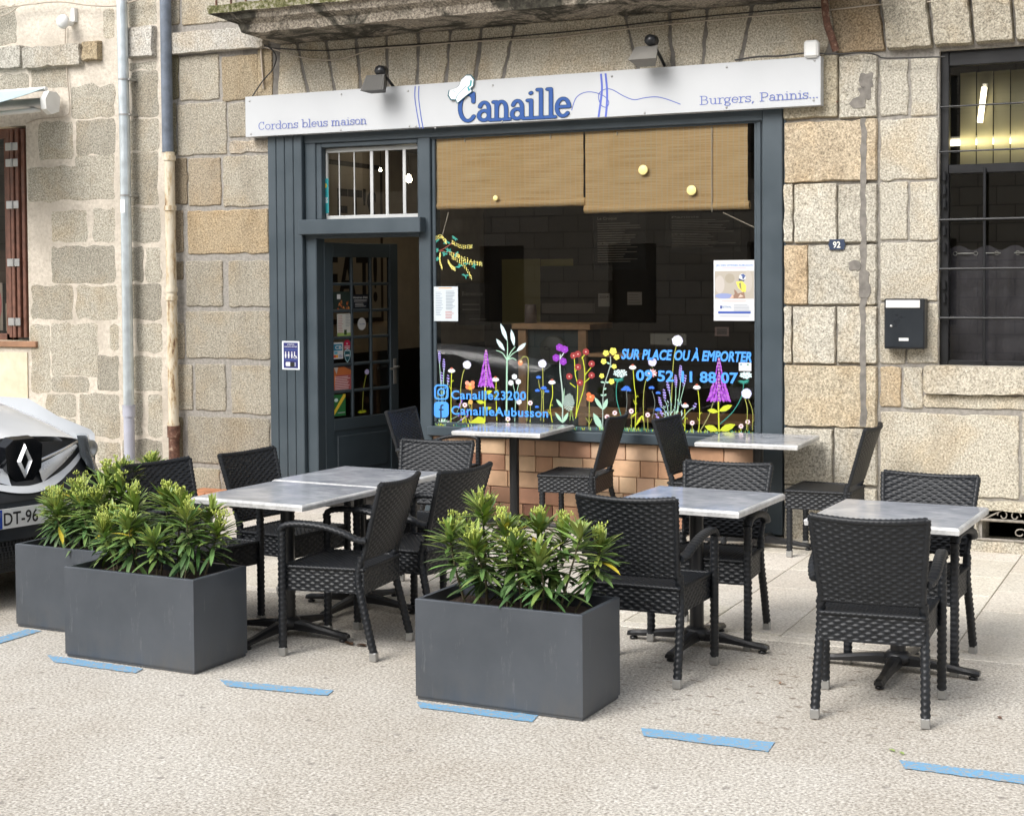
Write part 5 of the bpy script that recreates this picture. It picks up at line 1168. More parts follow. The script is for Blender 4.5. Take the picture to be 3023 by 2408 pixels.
def vp(P,name,mat,parent=van,lab=None):
    m=MB(); m.grid(P); return part(m,name,mat,parent,lab,local=True)
body=MB()
hoodz=lambda u:.905+.06*(1-abs(u))+.0*u
# bonnet: from the nose edge back to the windscreen
P=[]
for j in range(11):
    t=j/10; row=[]
    for i in range(25):
        u=-1+2*i/24; z=hoodz(u)*(1-t)+(1.16-.05*u*u)*t+.055*math.sin(math.pi*t*.9); x=sb(u,hoodz(u))*(1-t)+(-1.55)*t; row.append((x,u*HW*(1-.02*t),z-.13*abs(u)**4*(1-.45*t)))
    P.append(row)
body.grid(np.array(P))
for s_ in (-1,1):   # flanks
    X=[-.42,-.75,-1.05,-1.6,-2.4,-3.2,-4.4]
    P=[]
    for z,y in ((.24,.75),(.5,.775),(.9,.77),(1.10,.74)):
        P.append([(x,s_*y,min(z,(.93 if x>-.5 else 1.0 if x>-.8 else z))) for x in X])
    body.grid(np.array(P),flip=(s_>0))
    P=[[(x,s_*y,z) for x in XX] for z,y,XX in ((1.10,.74,(-1.60,-2.6,-4.4)),(1.5,.70,(-1.95,-2.6,-4.4)),(1.78,.64,(-2.2,-2.6,-4.4)))]; body.grid(np.array(P),flip=(s_>0))
body.grid(np.array([[(x,y,1.80-.04*abs(y)**2) for y in np.linspace(-.65,.65,7)] for x in (-2.15,-2.6,-3.2,-4.4)]))
body.quad((-4.4,-.75,.25),(-4.4,-.70,1.76),(-4.4,.70,1.76),(-4.4,.75,.25))
part(body,'body',WHITECAR,van,local=True)
m=MB(); m.grid(np.array([[(-1.55-.60*t,y*(.74-.10*t),1.16+.62*t-.03*y*y) for y in np.linspace(-1,1,9)] for t in np.linspace(0,1,6)])); part(m,'windscreen',plain('dark_car_glass',(.012,.014,.016),.06),van,local=True)
vp(surf(-.80,.80,.615,lambda u:.885+.045*(1-abs(u)),24,8,.004),'grille',DARKPL)
g=[c for c in van.children if c.name.startswith('grille')][0]
LENSM=plain('lamp_reflector',(.50,.53,.55),.25,.4)
SATIN=plain('satin_silver',(.66,.68,.70),.28,.5)
for s_ in (-1,1):
    m=MB(); P=[]
    for j in range(7):
        row=[]
        for i in range(15):
            t=i/14; u=s_*(.14+.44*t); zc=.745+.125*t**1.1; hh=.036*(1-t)**.6+.010; z=zc+hh*(j/3-1); row.append((sb(u,z)+.018+.012*math.sin(math.pi*j/6),u*HW,z))
        P.append(row)
    m.grid(np.array(P),flip=(s_<0)); part(m,'chrome_bar',SATIN,g,local=True)
    m=MB(); P=[]
    for j in range(5):
        P.append([(sb(s_*(.18+.40*i/14),.83)+.02+.006*math.sin(math.pi*j/4),s_*(.18+.40*i/14)*HW,.815+.082*(i/14)+.009*(j/2-1)) for i in range(15)])
    m.grid(np.array(P)); part(m,'chrome_bar',CHROME,g,local=True)
    # lamp
    P=surf(s_*.58,s_*1.0,lambda u:.80-.22*min(1,(abs(u)-.58)/.2)+.10*max(0,abs(u)-.78),lambda u:.945-.10*max(0,(abs(u)-.58)/.42)**2,14,8,.040)
    h_=vp(P,'headlight',HLG); vp(surf(s_*.60,s_*.985,lambda u:.81-.20*min(1,(abs(u)-.60)/.18),lambda u:.930-.09*max(0,(abs(u)-.60)/.4)**2,12,8,.026),'reflector',LENSM,h_); pass; m=MB(); q=surf(s_*.82,s_*.82,.83,.83,1,1)[0][0]; m.lathe((q[0]+.0,q[1],.83),[(.055,.02),(.055,.035),(.045,.037),(.035,.028),(0,.026)],16,axis=0); part(m,'bulb_housing',ALU,h_,local=True)
# emblem: a hollow upright diamond on a dark shield
m=MB(); zc=.83; x0=sb(0,.80)+.045; sh=[(-.125,.085),(-.07,.125),(.07,.125),(.125,.085),(.115,-.05),(.04,-.135),(-.04,-.135),(-.115,-.05)]
m.add([(x0+.01,a,zc+b) for a,b in sh]+[(x0-.06,a*1.1,zc+b*1.1) for a,b in sh],[list(range(8))[::-1]]+[[i,(i+1)%8,8+(i+1)%8,8+i] for i in range(8)]); part(m,'emblem_shield',BLACKG,g,local=True)
m=MB(); O=[(0,.100),(.052,0),(0,-.100),(-.052,0)]; I=[(0,.055),(.025,0),(0,-.055),(-.025,0)]; v=[]
for q,xx in ((O,x0+.014),([((a+c)/2,(b+d)/2) for (a,b),(c,d) in zip(O,I)],x0+.032),(I,x0+.014)): v.append([(xx,a,zc+b) for a,b in q])
m.grid(np.array(v),wrap=True,smooth=False); part(m,'emblem',SATIN,g,local=True)
# bumper, lower grille, plate
vp(surf(-1,1,.40,lambda u:.63+.05*abs(u)**2+.13*max(0,abs(u)-.55),26,5),'bumper',plain('dark_grey_bumper',(.022,.027,.034),.4)); b_=[c for c in van.children if c.name.startswith('bumper')][0]
m=MB()
for i in range(25):
    pass
P=surf(-.66,.66,lambda u:.652+.17*abs(u/.66)**1.8,lambda u:.690+.165*abs(u/.66)**1.8,30,3,.018); m.grid(P); part(m,'white_lip',WHITECAR,b_,local=True)
vp(surf(-.9,.9,.20,.40,26,5,-.03),'lower_grille',DARKPL); lg=[c for c in van.children if c.name.startswith('lower_grille')][0]
m=MB()
for r in range(6):
    for k_ in range(-26,27):
        u=(k_+(r%2)*.5)*.030; z=.225+r*.031
        if abs(u)>.78: continue
        c=[]
        for i in range(7): a=i*math.pi/3; c.append((sb(u,z)-.02,u*HW+.0165*math.cos(a),z+.0165*math.sin(a)))
        m.tube(c,.0035,4,caps=False)
part(m,'grille_mesh',plain('mesh_plastic',(.035,.038,.042),.5),lg,local=True)
m=MB(); m.box(.002,.010,-.26,.26,.472,.583,0,(.80,.81,.80)); m.box(.0102,.0112,-.258,-.213,.474,.581,0,(.01,.06,.40))
TH=np.linspace(0,2*math.pi,12,endpoint=False)
for t in TH: m.box(.0113,.0117,-.2355+.014*math.cos(t)-.0012,-.2355+.014*math.cos(t)+.0012,.553+.014*math.sin(t)-.0012,.553+.014*math.sin(t)+.0012,0,(.8,.65,.05))
def ptext(s,y0,y1,z0,h,c,bold=.02):
    V,f=text2d(s,bold); m.add([(.0116,y0+(y1-y0)*a,z0+h*b) for a,b in V],f,0,c)
ptext('F',-.2415,-.2295,.487,.022,(.8,.82,.85)); ptext('DT-96',-.203,.024,.491,.074,(.01,.01,.012),.012)
part(m,'number_plate',PAPER,b_,local=True)
for x in (-.92,-3.35):
    for s_ in (-1,1):
        wl=MB(); wl.lathe((x,s_*.68,.32),[(0,-.02),(.17,-.03),(.19,-.07),(.30,-.085),(.32,-.06),(.32,.08),(.28,.10),(0,.10)] if s_<0 else [(0,.02),(.17,.03),(.19,.07),(.30,.085),(.32,.06),(.32,-.08),(.28,-.10),(0,-.10)],24,axis=1); w_o=part(wl,'wheel',plain('tyre_rubber',(.015,.015,.015),.8) if 'tyre_rubber' not in bpy.data.materials else bpy.data.materials['tyre_rubber'],van,local=True)
        r_=MB(); r_.lathe((x,s_*.68,.32),[(0,s_*.05),(.05,s_*.05),(.16,s_*.035),(.19,s_*.073)],16,axis=1,smooth=False); part(r_,'rim',ALU,w_o,local=True)
m=MB(); m.box(-4.0,-.45,-.62,.62,.20,.30); part(m,'underbody',DARKPL,van,local=True)
# ---------------------------------------------------------------- downpipes
def vpipe(px,py0,py1,y,r,wob=0):
    a=F(px,py0,y);b=F(px,py1,y); return a,b
XA=F(358,300,-.02)[0]; XBp=F(487,500,-.02)[0]
t=thing('downpipe','shiny zinc downpipe with a lower section of pale grey plastic','downpipe',(XA,-.02,0)); yy=YW-.10
zj=F(368,1205,yy)[1]; m=MB(); m.tube([(XA-.03,yy,6.3),(XA,yy,3),(XA+.0,yy,zj)],.046,20); part(m,'upper_pipe',ZINC,t)
m=MB(); m.tube([(XA,yy,zj+.03),(XA,yy,zj-.07)],.054,20); m.tube([(XA,yy,zj-.06),(XA,yy,.02)],.047,20); m.tube([(XA,yy,zj+.03),(XA,yy,zj+.018)],.058,20); part(m,'lower_pipe',GREYPIPE,t,'pale grey plastic foot of the downpipe')
for py in (236,340,578):
    z=F(358,py,yy)[1]; m=MB(); m.tube([(XA,yy,z-.008),(XA,yy,z+.008)],.050,20); m.box(XA+.02,XA+.065,yy-.01,YW,z-.008,z+.008); part(m,'bracket',ALU,t)
m=MB(); z=F(358,610,yy)[1]; n=6; P=[[(XA+.0475*math.sin(a),yy-.0475*math.cos(a),z+zz) for a in np.linspace(-.5,.5,7)] for zz in (-.055,.055)]; m.grid(np.array(P)); part(m,'label',PAPER,t)
t=thing('downpipe','old downpipe painted blue-grey above, flaking cream below, with a rusty foot','downpipe',(XBp,-.02,0)); yy=YW-.085
zA,zB=F(487,450,yy)[1],F(495,1255,yy)[1]
m=MB(); m.tube([(XBp-.02,yy,6.3),(XBp-.01,yy,zA)],.048,18); part(m,'upper_pipe',BLUEGREY,t)
m=MB(); m.tube([(XBp+.005,yy,zA+.0),(XBp+.012,yy,zB)],.044,18)
for py in (468,615,855,880,1253): z=F(490,py,yy)[1]; m.tube([(XBp+.008,yy,z-.02),(XBp+.008,yy,z+.02)],.052,18)
part(m,'middle_pipe',CREAM,t); m=MB(); m.tube([(XBp+.012,yy,zB),(XBp+.014,yy,.02)],.046,18); m.tube([(XBp+.012,yy,zB-.10),(XBp+.012,yy,zB)],.056,18); part(m,'lower_pipe',RUST,t)
# rusty pipe at the upper right
a=F(2432,-40,.02);b=F(2440,60,.02);c=F(2455,110,.03);d=F(2468,150,.06)
m=MB(); m.tube(smoothp3([(a[0],.02,a[1]+.3),(a[0],.02,a[1]),(b[0],.02,b[1]),(c[0],.03,c[1]),(d[0],.06,d[1])]),.026,12); single(m,'rusty_pipe',RUST,'short bent rusty pipe above the right end of the sign','pipe')
# ---------------------------------------------------------------- cables
def cable(pts,r,mat,lab,y=YW-.03):
    m=MB(); P=[]
    for q in pts: yq=q[2] if len(q)>2 else y; X,Z=F(q[0],q[1],yq); P.append((X,yq,Z))
    m.tube(smoothp3(P,6),r,6); single(m,'cable',mat,lab,'cable','cables on the house fronts')
cable([(-60,60),(0,28),(40,20),(95,12),(180,6),(260,16),(340,18),(400,2),(440,-8)],.007,CABLE,'beige cable sagging across the top left corner',YW-.08)
cable([(-60,70),(0,50),(30,38),(60,18),(110,12)],.006,CABLE,'second beige cable branching off at the top left',YW-.085)
cable([(194,78),(192,140),(196,200),(203,270),(206,310),(203,336),(185,345),(150,349),(110,353),(78,365)],.0055,CABLE,'thin pale cable dropping from the round sensor to the brown window',YW-.022)
cable([(745,285),(775,240),(805,205),(815,170),(800,145),(770,130),(745,125)],.006,CABLED,'dark cable loop at the left end of the sign',YW-.05)
cable([(770,140),(774,200),(778,262)],.008,CABLE,'short pale conduit above the left end of the sign',YW-.03)
cable([(770,138),(830,152),(900,172),(980,178),(1040,165),(1105,145),(1200,138),(1350,126),(1500,118),(1620,113),(1700,104),(1850,86),(2000,70),(2208,50),(2420,33),(2600,14),(2760,5),(2900,-6)],.0055,CABLE,'long beige cable running above the voussoirs',YW-.045)
cable([(790,142),(950,150),(1100,140),(1300,127),(1500,110),(1700,92),(2000,58),(2300,30),(2440,22)],.005,CABLED,'long dark cable just under the balcony',YW-.04)
cable([(2170,178),(2240,168),(2300,166),(2372,158),(2400,158)],.0065,CABLED,'dark cable bundle lying on the top edge of the sign',-.01)
cable([(2410,158),(2470,160),(2550,156),(2590,164),(2610,172),(2700,171),(2790,168)],.0055,CABLED,'dark cable from the white box towards the barred window',YW-.09)
X,Z=F(2396,146,.0); m=MB(); m.bbox(X-.05,X+.05,-.03,.05,Z-.06,Z+.06,.015); single(m,'junction_box',WHITEP,'small white box on the right end of the sign top','box')
a=F(2428,302,.06); m=MB(); m.tube([(a[0],YW-.02,a[1]),(a[0]+.1,YW-.03,a[1]+.0)],.007,6); single(m,'iron_stub',RUST,'short rusty iron bar right of the sign','bar')
# round sensor on the left
X,Z=F(193,66,YW-.1); m=MB(); m.tube([(X,YW-.02,Z),(X,YW-.12,Z)],.026,12); m.lathe((X,YW-.12,Z),[(0,-.055),(.03,-.052),(.058,-.03),(.064,0),(.05,.01),(0,.012)],20,axis=1); m.box(X+.01,X+.05,YW-.04,YW,Z+.01,Z+.13); single(m,'round_sensor',WHITEP,'round white sensor on a bracket at the top left','sensor')
# ---------------------------------------------------------------- sign lamps
def lamp(px,py,lab,tilt,s=1.0,mat=LAMPG):
    y=-.16; X,Z=F(px,py,y); t=thing('floodlight',lab,'lamp',(X,y,Z),'floodlights above the sign')
    m=MB(); w_,h=.125*s,.085*s; c,sn=math.cos(tilt),math.sin(tilt)
    def T(a,b,d): return (a,b*c-d*sn,b*sn+d*c)
    front=[(-w_,-.03,-h),(w_,-.03,-h),(w_*.8,-.03,h),(-w_*.8,-.03,h)]; back=[(-w_*.62,.07,-h*.5),(w_*.62,.07,-h*.5),(w_*.55,.07,h*.7),(-w_*.55,.07,h*.7)]
    V=[T(*p) for p in front+back]; m.add(V,[(0,3,2,1),(4,5,6,7),(0,1,5,4),(1,2,6,5),(2,3,7,6),(3,0,4,7)])
    for i in range(7): a=-w_*.75+i*w_*.25; m.add([T(a,-.033,-h*.95),T(a+.006,-.033,-h*.95),T(a+.006,-.033,h*.95),T(a,-.033,h*.95)],[(0,3,2,1)])
    part(m,'housing',mat,t,local=True); m=MB(); m.tube([T(-w_*.5,.05,h*.7),T(-w_*.3,.09,h*1.5),T(w_*.3,.09,h*1.5),T(w_*.5,.05,h*.7)],.012,8); m.lathe((.03,.05,h*1.55),[(0,-.05),(.04,-.045),(.045,.03),(0,.04)],12,axis=1); m.tube([(.03,.08,h*1.3),(.05,.2,.0),(.05,.285,-.05)],.012,8); part(m,'bracket',BLACKM,t,local=True)
lamp(1108,250,'dark floodlight over the left part of the sign',-.45,.82); lamp(1905,165,'paler ribbed floodlight over the right part of the sign',-.75,.85,LAMPG2)
# ---------------------------------------------------------------- number, letter box
X,Z=F(2470,722,YW-.05); m=MB(); o=[(-.052,-.036),(.052,-.036),(.052,-.018),(.06,0),(.052,.018),(.052,.036),(-.052,.036),(-.052,.018),(-.06,0),(-.052,-.018)]
m.extr([(X+a,Z+b) for a,b in o],YW-.05,YW-.036,0,(.02,.035,.075)); V,f=text2d('92',.02); m.add([(X-.026+.052*a,YW-.0506,Z-.022+.044*b) for a,b in V],f,0,(.78,.76,.68)); single(m,'house_number_plate',PAPER,'dark blue house number 92 on the granite','number plate')
x0,z1=F(2620,880,YW-.02)[0],F(2678,880,YW-.12)[1]; x1,z0=F(2738,1000,YW-.02)[0],F(2678,1030,YW-.12)[1]
t=thing('letter_box','black metal letter box with a white flap strip','letter box',((x0+x1)/2,YW,z0)); y0=YW-.13
m=MB(); m.bbox(x0,x1,y0,YW-.012,z0,z1-.004,.006); part(m,'box',BLACKG if False else DARKPL,t); m=MB(); m.bbox(x0+.008,x1-.008,y0-.006,y0-.0005,z0+.012,z1-.075,.002); part(m,'door',plain('letter_box_door',(.018,.022,.027),.3),t)
m=MB(); m.bbox(x0+.012,x1-.03,y0-.009,y0-.001,z1-.066,z1-.014,.003); part(m,'flap',WHITEP,t); m=MB(); m.lathe((x0+.048,y0-.006,z0+.155),[(0,-.008),(.008,-.007),(.01,0)],12,axis=1); part(m,'lock',ALU,t)
xc=(x0+x1)/2; m=MB(); m.bbox(xc-.035,xc+.03,y0-.0085,y0-.0065,z0+.055,z0+.075,.0008); part(m,'name_card',WHITEP,t)
# ---------------------------------------------------------------- left window with folded shutters
t=thing('brown_window','brown wooden window with folded shutter leaves at the left edge','window',(LW[1],YW,LW[2]))
a,b,c,d=LW; m=MB(); m.bbox(a,b-.002,YW+.13,YW+.19,d-.09,d,.004); m.bbox(b-.38,b-.30,YW+.12,YW+.19,c+.0,d-.09,.004); m.bbox(a,b-.30,YW+.12,YW+.19,c,c+.06,.004); part(m,'frame',WOODR,t)
for i,(dx_,y0) in enumerate(((.045,-.005),(.10,-.02),(.15,-.03),(.20,-.02))):
    m=MB(); m.bbox(b-dx_-.018,b-dx_+.018,YW+y0,YW+.20,c+.03,d-.03,.004); part(m,'shutter_leaf',WOODR,t)
for py in (432,480,604,775,950):
    z=F(55,py,YW-.03)[1]; m=MB(); m.bbox(b-.215,b-.07,YW-.036,YW-.030,z-.035,z+.035,.003); m.tube([(b-.14,YW-.04,z-.035),(b-.14,YW-.04,z+.035)],.008,8); part(m,'hinge',ALU,t)
m=MB(); m.quad((a,YW+.16,c),(b,YW+.16,c),(b,YW+.16,d),(a,YW+.16,d)); part(m,'pane',GLASS,t)
m=MB(); m.bbox(a,b+.10,YW-.03,YW+.12,c-.055,c-.001,.006); part(m,'sill',plain('brown_sill',(.30,.16,.09),.6,var=.25),t)
m=MB(); m.box(a,b+.3,YW+.36,YW+2.2,c-.3,d+.3); part(m,'room_shell',plain('grey_room',(.09,.085,.08),.9),t); me=bpy.data.objects[t.children[-1].name].data if False else None
rs=[q for q in t.children if q.name.startswith('room_shell')][0]; vs=[tuple(v.co) for v in rs.data.vertices]; fs=[tuple(p.vertices) for p in rs.data.polygons if p.normal.y>-.5]; mt=rs.data.materials[0]; nm=bpy.data.meshes.new('room'); nm.from_pydata(vs,[],fs); nm.materials.append(mt); rs.data=nm
def board(px,y,col,name,lab,cat,extra=None):
    f=sheet_px(px,y,col)
    if extra: extra(f)
    single(f.m,name,PAPER,lab,cat)
board(((-70,740),(60,835)),YW+.5,(.06,.035,.022),'dark_shelf','dark brown shelf box inside the brown window','shelf')
board(((-60,835),(8,975)),YW+.34,(.48,.40,.33),'book','pale book with a pink shape inside the brown window','book',lambda f:f.ell(.75,.45,.22,.35,(.55,.18,.18)))
board(((17,895),(58,978)),YW+.32,(.50,.42,.32),'book','cream book with a round dark red emblem inside the brown window','book',lambda f:(f.ell(.55,.5,.38,.38,(.20,.05,.04)),f.ell(.55,.52,.2,.2,(.50,.42,.32)),f.text('ARTISAN',.2,.9,.3,.12,(.15,.04,.03),.02)))
# ---------------------------------------------------------------- awning at the left
yA=YW-.14; A=F(150,305,yA); t=thing('awning','folded pale blue fabric awning in a white housing at the left edge','awning',(A[0],yA,A[1]))
m=MB(); m.tube([(A[0]-4,yA,A[1]),(A[0]-.03,yA,A[1])],.055,16); part(m,'roller',ALU,t)
m=MB(); pr=[(.09,.06),(.04,.10),(-.05,.10),(-.10,.03),(-.09,-.06),(-.02,-.10),(.07,-.07)]
m.add([(A[0]+.03,yA+p,A[1]+q) for p,q in pr]+[(A[0]-.03,yA+p,A[1]+q) for p,q in pr],[list(range(7))[::-1],list(range(7,14))]+[[i,(i+1)%7,7+(i+1)%7,7+i] for i in range(7)]); part(m,'end_cap',WHITEP,t)
m=MB(); m.tube([(A[0]-4,yA-.02,A[1]+.125),(A[0]-.03,yA-.02,A[1]+.125)],.02,8); part(m,'top_rail',WHITEP,t)
B=F(18,332,-.75); FB=plain('pale_blue_canvas',(.42,.53,.55),.8,var=.08); yB=-1.0
zB_=F(20,330,yB)[1]; m=MB(); m.grid(np.array([[(x,yA-.02+(yB-yA)*t_,A[1]+.135+(zB_-A[1]-.10)*t_-.02*math.sin(math.pi*t_)) for x in np.linspace(A[0]-4,A[0]-.04,5)] for t_ in np.linspace(0,1,8)])); m.grid(np.array([[(x,yA-.02+(yB-yA)*t_,A[1]+.131+(zB_-A[1]-.10)*t_-.02*math.sin(math.pi*t_)) for x in np.linspace(A[0]-4,A[0]-.04,5)] for t_ in np.linspace(0,1,8)]),flip=True); part(m,'canvas',FB,t)
m=MB(); m.tube([(A[0]-4,yB-.01,zB_+.03),(A[0]-.03,yB-.01,zB_+.03)],.028,10); part(m,'front_bar',WHITEP,t)
m=MB(); m.tube([(A[0]-.12,yA,A[1]-.05),(A[0]-.75,(yA+yB)/2,(A[1]+zB_)/2-.05),(A[0]-.2,yB,zB_)],.022,8); part(m,'folding_arm',WHITEP,t)
# ---------------------------------------------------------------- right window
x0,x1,z0,z1=RW; t=thing('barred_window','tall dark steel window with grille bars, lamps behind upright slats','window',(x0+.5,YW,z0)); yf=YW+.05
XV=F(2908,700,yf)[0]; XV2=XV+(XV-x0)+.02; ZT=F(2900,497,yf)[1]
m=MB(); m.bbox(x0+.001,x0+.055,yf,yf+.08,z0+.001,z1-.001,.004); m.bbox(x0+.056,x1,yf,yf+.08,z1-.10,z1-.001,.004); m.bbox(x0+.056,x1,yf,yf+.06,z0+.001,z0+.03,.004); m.bbox(x0+.056,x1,yf-.01,yf+.07,ZT-.03,ZT+.03,.004)
x=XV; part(m,'frame',BLACKM,t)
m=MB()
for py in (647,793,939): z=F(2900,py,YW+.01)[1]; m.tube([(x0,YW+.01,z),(x1,YW+.01,z)],.009,8)
for py in (310,444): z=F(2900,py,YW+.01)[1]; m.tube([(x0,YW+.01,z),(x1,YW+.01,z)],.006,6)
x=XV
while x<x1: m.tube([(x,YW+.022,z0),(x,YW+.022,ZT)],.010,8); x+=(XV-x0)
for py in (520,560,600,680,730,840,880): z=F(2785,py,YW+.01)[1]; m.tube([(x0+.03,YW+.02,z-.03),(x0+.03,YW+.02,z+.03)],.014,6)
part(m,'grille',BLACKM,t)
m=MB(); m.quad((x0+.02,yf+.04,z0),(x1,yf+.04,z0),(x1,yf+.04,z1),(x0+.02,yf+.04,z1)); part(m,'pane',GLASS,t)
sl_=thing('vertical_blind','beige upright blind slats behind the barred window','blind',(x0+.5,YW+.42,ZT)); k=NM('blind_slat',.7); k.color((.62,.58,.38)); tr=k.t.nodes.new('ShaderNodeBsdfTranslucent'); tr.inputs[0].default_value=(.7,.66,.42,1); mx=k.t.nodes.new('ShaderNodeMixShader'); mx.inputs[0].default_value=.7; o_=[n for n in k.t.nodes if n.type=='OUTPUT_MATERIAL'][0]; k.l(k.b.outputs[0],mx.inputs[1]); k.l(tr.outputs[0],mx.inputs[2]); k.l(mx.outputs[0],o_.inputs[0])
ys=YW+.30; x=x0+.09; i=0
while x<x1-.05:
    m=MB(); w_=.108; m.quad((x,ys+.012,ZT+.03),(x+w_,ys-.012,ZT+.03),(x+w_,ys-.012,z1-.12),(x,ys+.012,z1-.12)); part(m,'slat',k.m,sl_); x+=.112; i+=1
tube_m=emit('fluorescent_tube',(1,.88,.62),3.0)
def tlamp(p,q,lab):
    m=MB(); m.tube([p,q],.019,10); o=thing('tube_lamp',lab,'lamp',p,'tube lamps behind the slats'); part(m,'tube',tube_m,o); m=MB(); m.tube([np.array(p)+[0,.04,.03],np.array(q)+[0,.04,.03]],.02,6); part(m,'fitting',WHITEP,o)
yl=YW+.335; a=F(2800,424,yl);tlamp((a[0]-.1,yl,a[1]),(x1+.2,yl,a[1]+.0),'lit tube lamp lying level behind the slats')
p=BP(2906,258,1,YW+.22); q=BP(2893,362,1,YW+.26); tlamp(tuple(p),tuple(q),'lit tube lamp running away from the barred window')
cu=thing('black_curtain','black eyelet curtain hung on a thin rod behind the bars','curtain',(x0+.6,YW+.2,z0)); yc=YW+.20; zr=F(2900,748,yc)[1]
m=MB(); X=np.linspace(x0+.02,x1,120); P=[]
for j in range(25):
    t_=j/24; z=(zr+.055)*(1-t_)+(z0+.0)*t_; P.append([(xx,yc+.024*math.sin(xx*34+.5*math.sin(3*t_))*(1-.6*t_)+.035*math.sin(xx*11+t_*7)*t_+.02*math.sin(xx*5-t_*16)*t_,z-(.035*(math.sin(xx*34/2)**2) if j==0 else 0)) for xx in X])
m.grid(np.array(P)); k=NM('black_cloth',.75); k.color((.085,.08,.095)); k.bump(k.noise(7,5,.6,dist=.8),.6,.03); part(m,'cloth',k.m,cu)
m=MB(); m.tube([(x0+.02,yc,zr),(x1,yc,zr)],.006,8); part(m,'rod',ALU,cu)
for i in range(10):
    m=MB(); xx=x0+.08+i*.137; m.tube([(xx+.013*math.cos(a),yc-.024,zr+.013*math.sin(a)) for a in np.linspace(0,2*math.pi,13)],.003,5,caps=False); part(m,'eyelet',ALU,cu)
# dark lining that keeps daylight out behind the curtain
# ---------------------------------------------------------------- cellar vent
x0,x1,z0,z1=CELL; t=thing('cellar_grille','pale wrought iron scroll grille over the dark cellar vent','grille',(x0+.4,YW,z0)); IR=plain('pale_iron',(.27,.245,.21),.7,var=.3,vs=30); y=YW-.03
m=MB()
for py in (1536,1594): z=F(2950,py,y)[1]; m.tube([(x0-.03,y,z),(x1,y,z)],.010,8)
part(m,'bar',IR,t); m=MB(); zt=F(2950,1536,y)[1]
for i in range(8):
    cx=x0+.18+i*.19
    for sg in (-1,1): m.tube([(cx+sg*(.065-.055*k_/14*.8)*math.cos(k_*.45)*.55+sg*.04,y-.005,zt+.035+(.045-.035*k_/14)*math.sin(k_*.45)) for k_ in range(15)],.005,5)
m.tube([(x0+.02,y,zt+.005),(x0+.16,y,zt+.085)],.006,5); 
for i in range(8):
    cx=x0+.25+i*.19; zz=F(2950,1566,y)[1]
    m.tube([(cx+(.045-.03*k_/14)*math.cos(k_*.45),y-.005,zz-.01+(.035-.025*k_/14)*math.sin(k_*.45)) for k_ in range(15)],.005,5)
part(m,'scrollwork',IR,t)
# terracotta step at the foot of the left wall
a=BP(585,1470,2,.0); m=MB(); X0=XB+.35; 
for i in range(5): m.bbox(X0+i*.22+.003,X0+(i+1)*.22-.003,YW-.30,YW-.03,.004,.10,.006)
single(m,'terracotta_step',plain('terracotta_step_clay',(.50,.22,.11),.7,var=.25,vs=12),'low terracotta step against the granite left of the shop','step')
# ---------------------------------------------------------------- inside the snack bar
IX0,IX1,IY0,IY1,IZ=-7.4,-2.5,YW+.36,4.6,3.12
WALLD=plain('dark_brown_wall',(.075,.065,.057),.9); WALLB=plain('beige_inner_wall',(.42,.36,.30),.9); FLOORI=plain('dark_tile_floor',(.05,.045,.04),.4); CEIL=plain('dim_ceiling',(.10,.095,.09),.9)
room=thing('bar_room','dim interior of the snack bar seen through its window','room',(-5,2,0)); 
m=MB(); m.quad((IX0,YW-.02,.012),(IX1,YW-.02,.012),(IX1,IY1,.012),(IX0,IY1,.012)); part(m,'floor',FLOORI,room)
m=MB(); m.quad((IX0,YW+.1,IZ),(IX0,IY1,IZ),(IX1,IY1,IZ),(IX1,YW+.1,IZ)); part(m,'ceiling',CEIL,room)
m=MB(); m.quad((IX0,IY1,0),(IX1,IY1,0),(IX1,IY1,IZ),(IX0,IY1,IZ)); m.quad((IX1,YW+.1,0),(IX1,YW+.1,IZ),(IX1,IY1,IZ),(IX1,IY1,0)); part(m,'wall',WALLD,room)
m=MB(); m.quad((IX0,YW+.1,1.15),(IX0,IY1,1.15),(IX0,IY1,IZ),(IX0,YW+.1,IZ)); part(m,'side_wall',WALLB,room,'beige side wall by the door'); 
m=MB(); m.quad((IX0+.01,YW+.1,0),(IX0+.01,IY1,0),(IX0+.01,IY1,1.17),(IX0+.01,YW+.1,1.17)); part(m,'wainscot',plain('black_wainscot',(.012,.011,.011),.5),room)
def backed(px,y,col,name,lab,cat,fn=None,mat=PAPER):
    f=sheet_px(px,y,col); 
    if fn: fn(f)
    return single(f.m,name,mat,lab,cat)
CK=(.32,.31,.30)
backed(((1482,765),(1595,958)),4.4,(.36,.33,.15),'yellow_panel','dull yellow door panel deep inside the bar','panel')
backed(((1596,765),(1692,785)),4.4,(.36,.33,.15),'yellow_lintel','dull yellow strip over the kitchen hatch','panel')
def chalk(t,n):
    def g(f):
        f.text(t,.08,.45,.12,.05,CK,.01); f.lines(.08,.95,.18,.042,n,CK,.012,.45); f.text('Le Burger',.08,.45,.55,.04,CK,.01)
    return g
backed(((1752,628),(1906,796)),3.6,(.010,.010,.013),'chalk_menu','tall blackboard menu left of the middle of the bar','blackboard',chalk('Le Croque',17))
backed(((1966,628),(2185,745)),3.6,(.010,.010,.013),'chalk_menu','wide blackboard menu at the right of the bar','blackboard',chalk('Paninis',17))
backed(((1345,835),(1445,960)),3.2,(.03,.028,.026),'chalk_board','low blackboard with an arrow behind the menu sheet','blackboard',lambda f:(f.text('Bienvenue',.2,.8,.3,.1,CK,.0),f.lines(.2,.8,.5,.12,2,CK,.02),f.lines(.4,.9,.85,.1,1,CK,.012,0)))
backed(((1766,866),(1800,905)),2.6,(.20,.19,.18),'calendar','small pale calendar on the dark inner wall','calendar',lambda f:f.text('2024',.1,.9,.35,.18,(.05,.04,.04),.01))
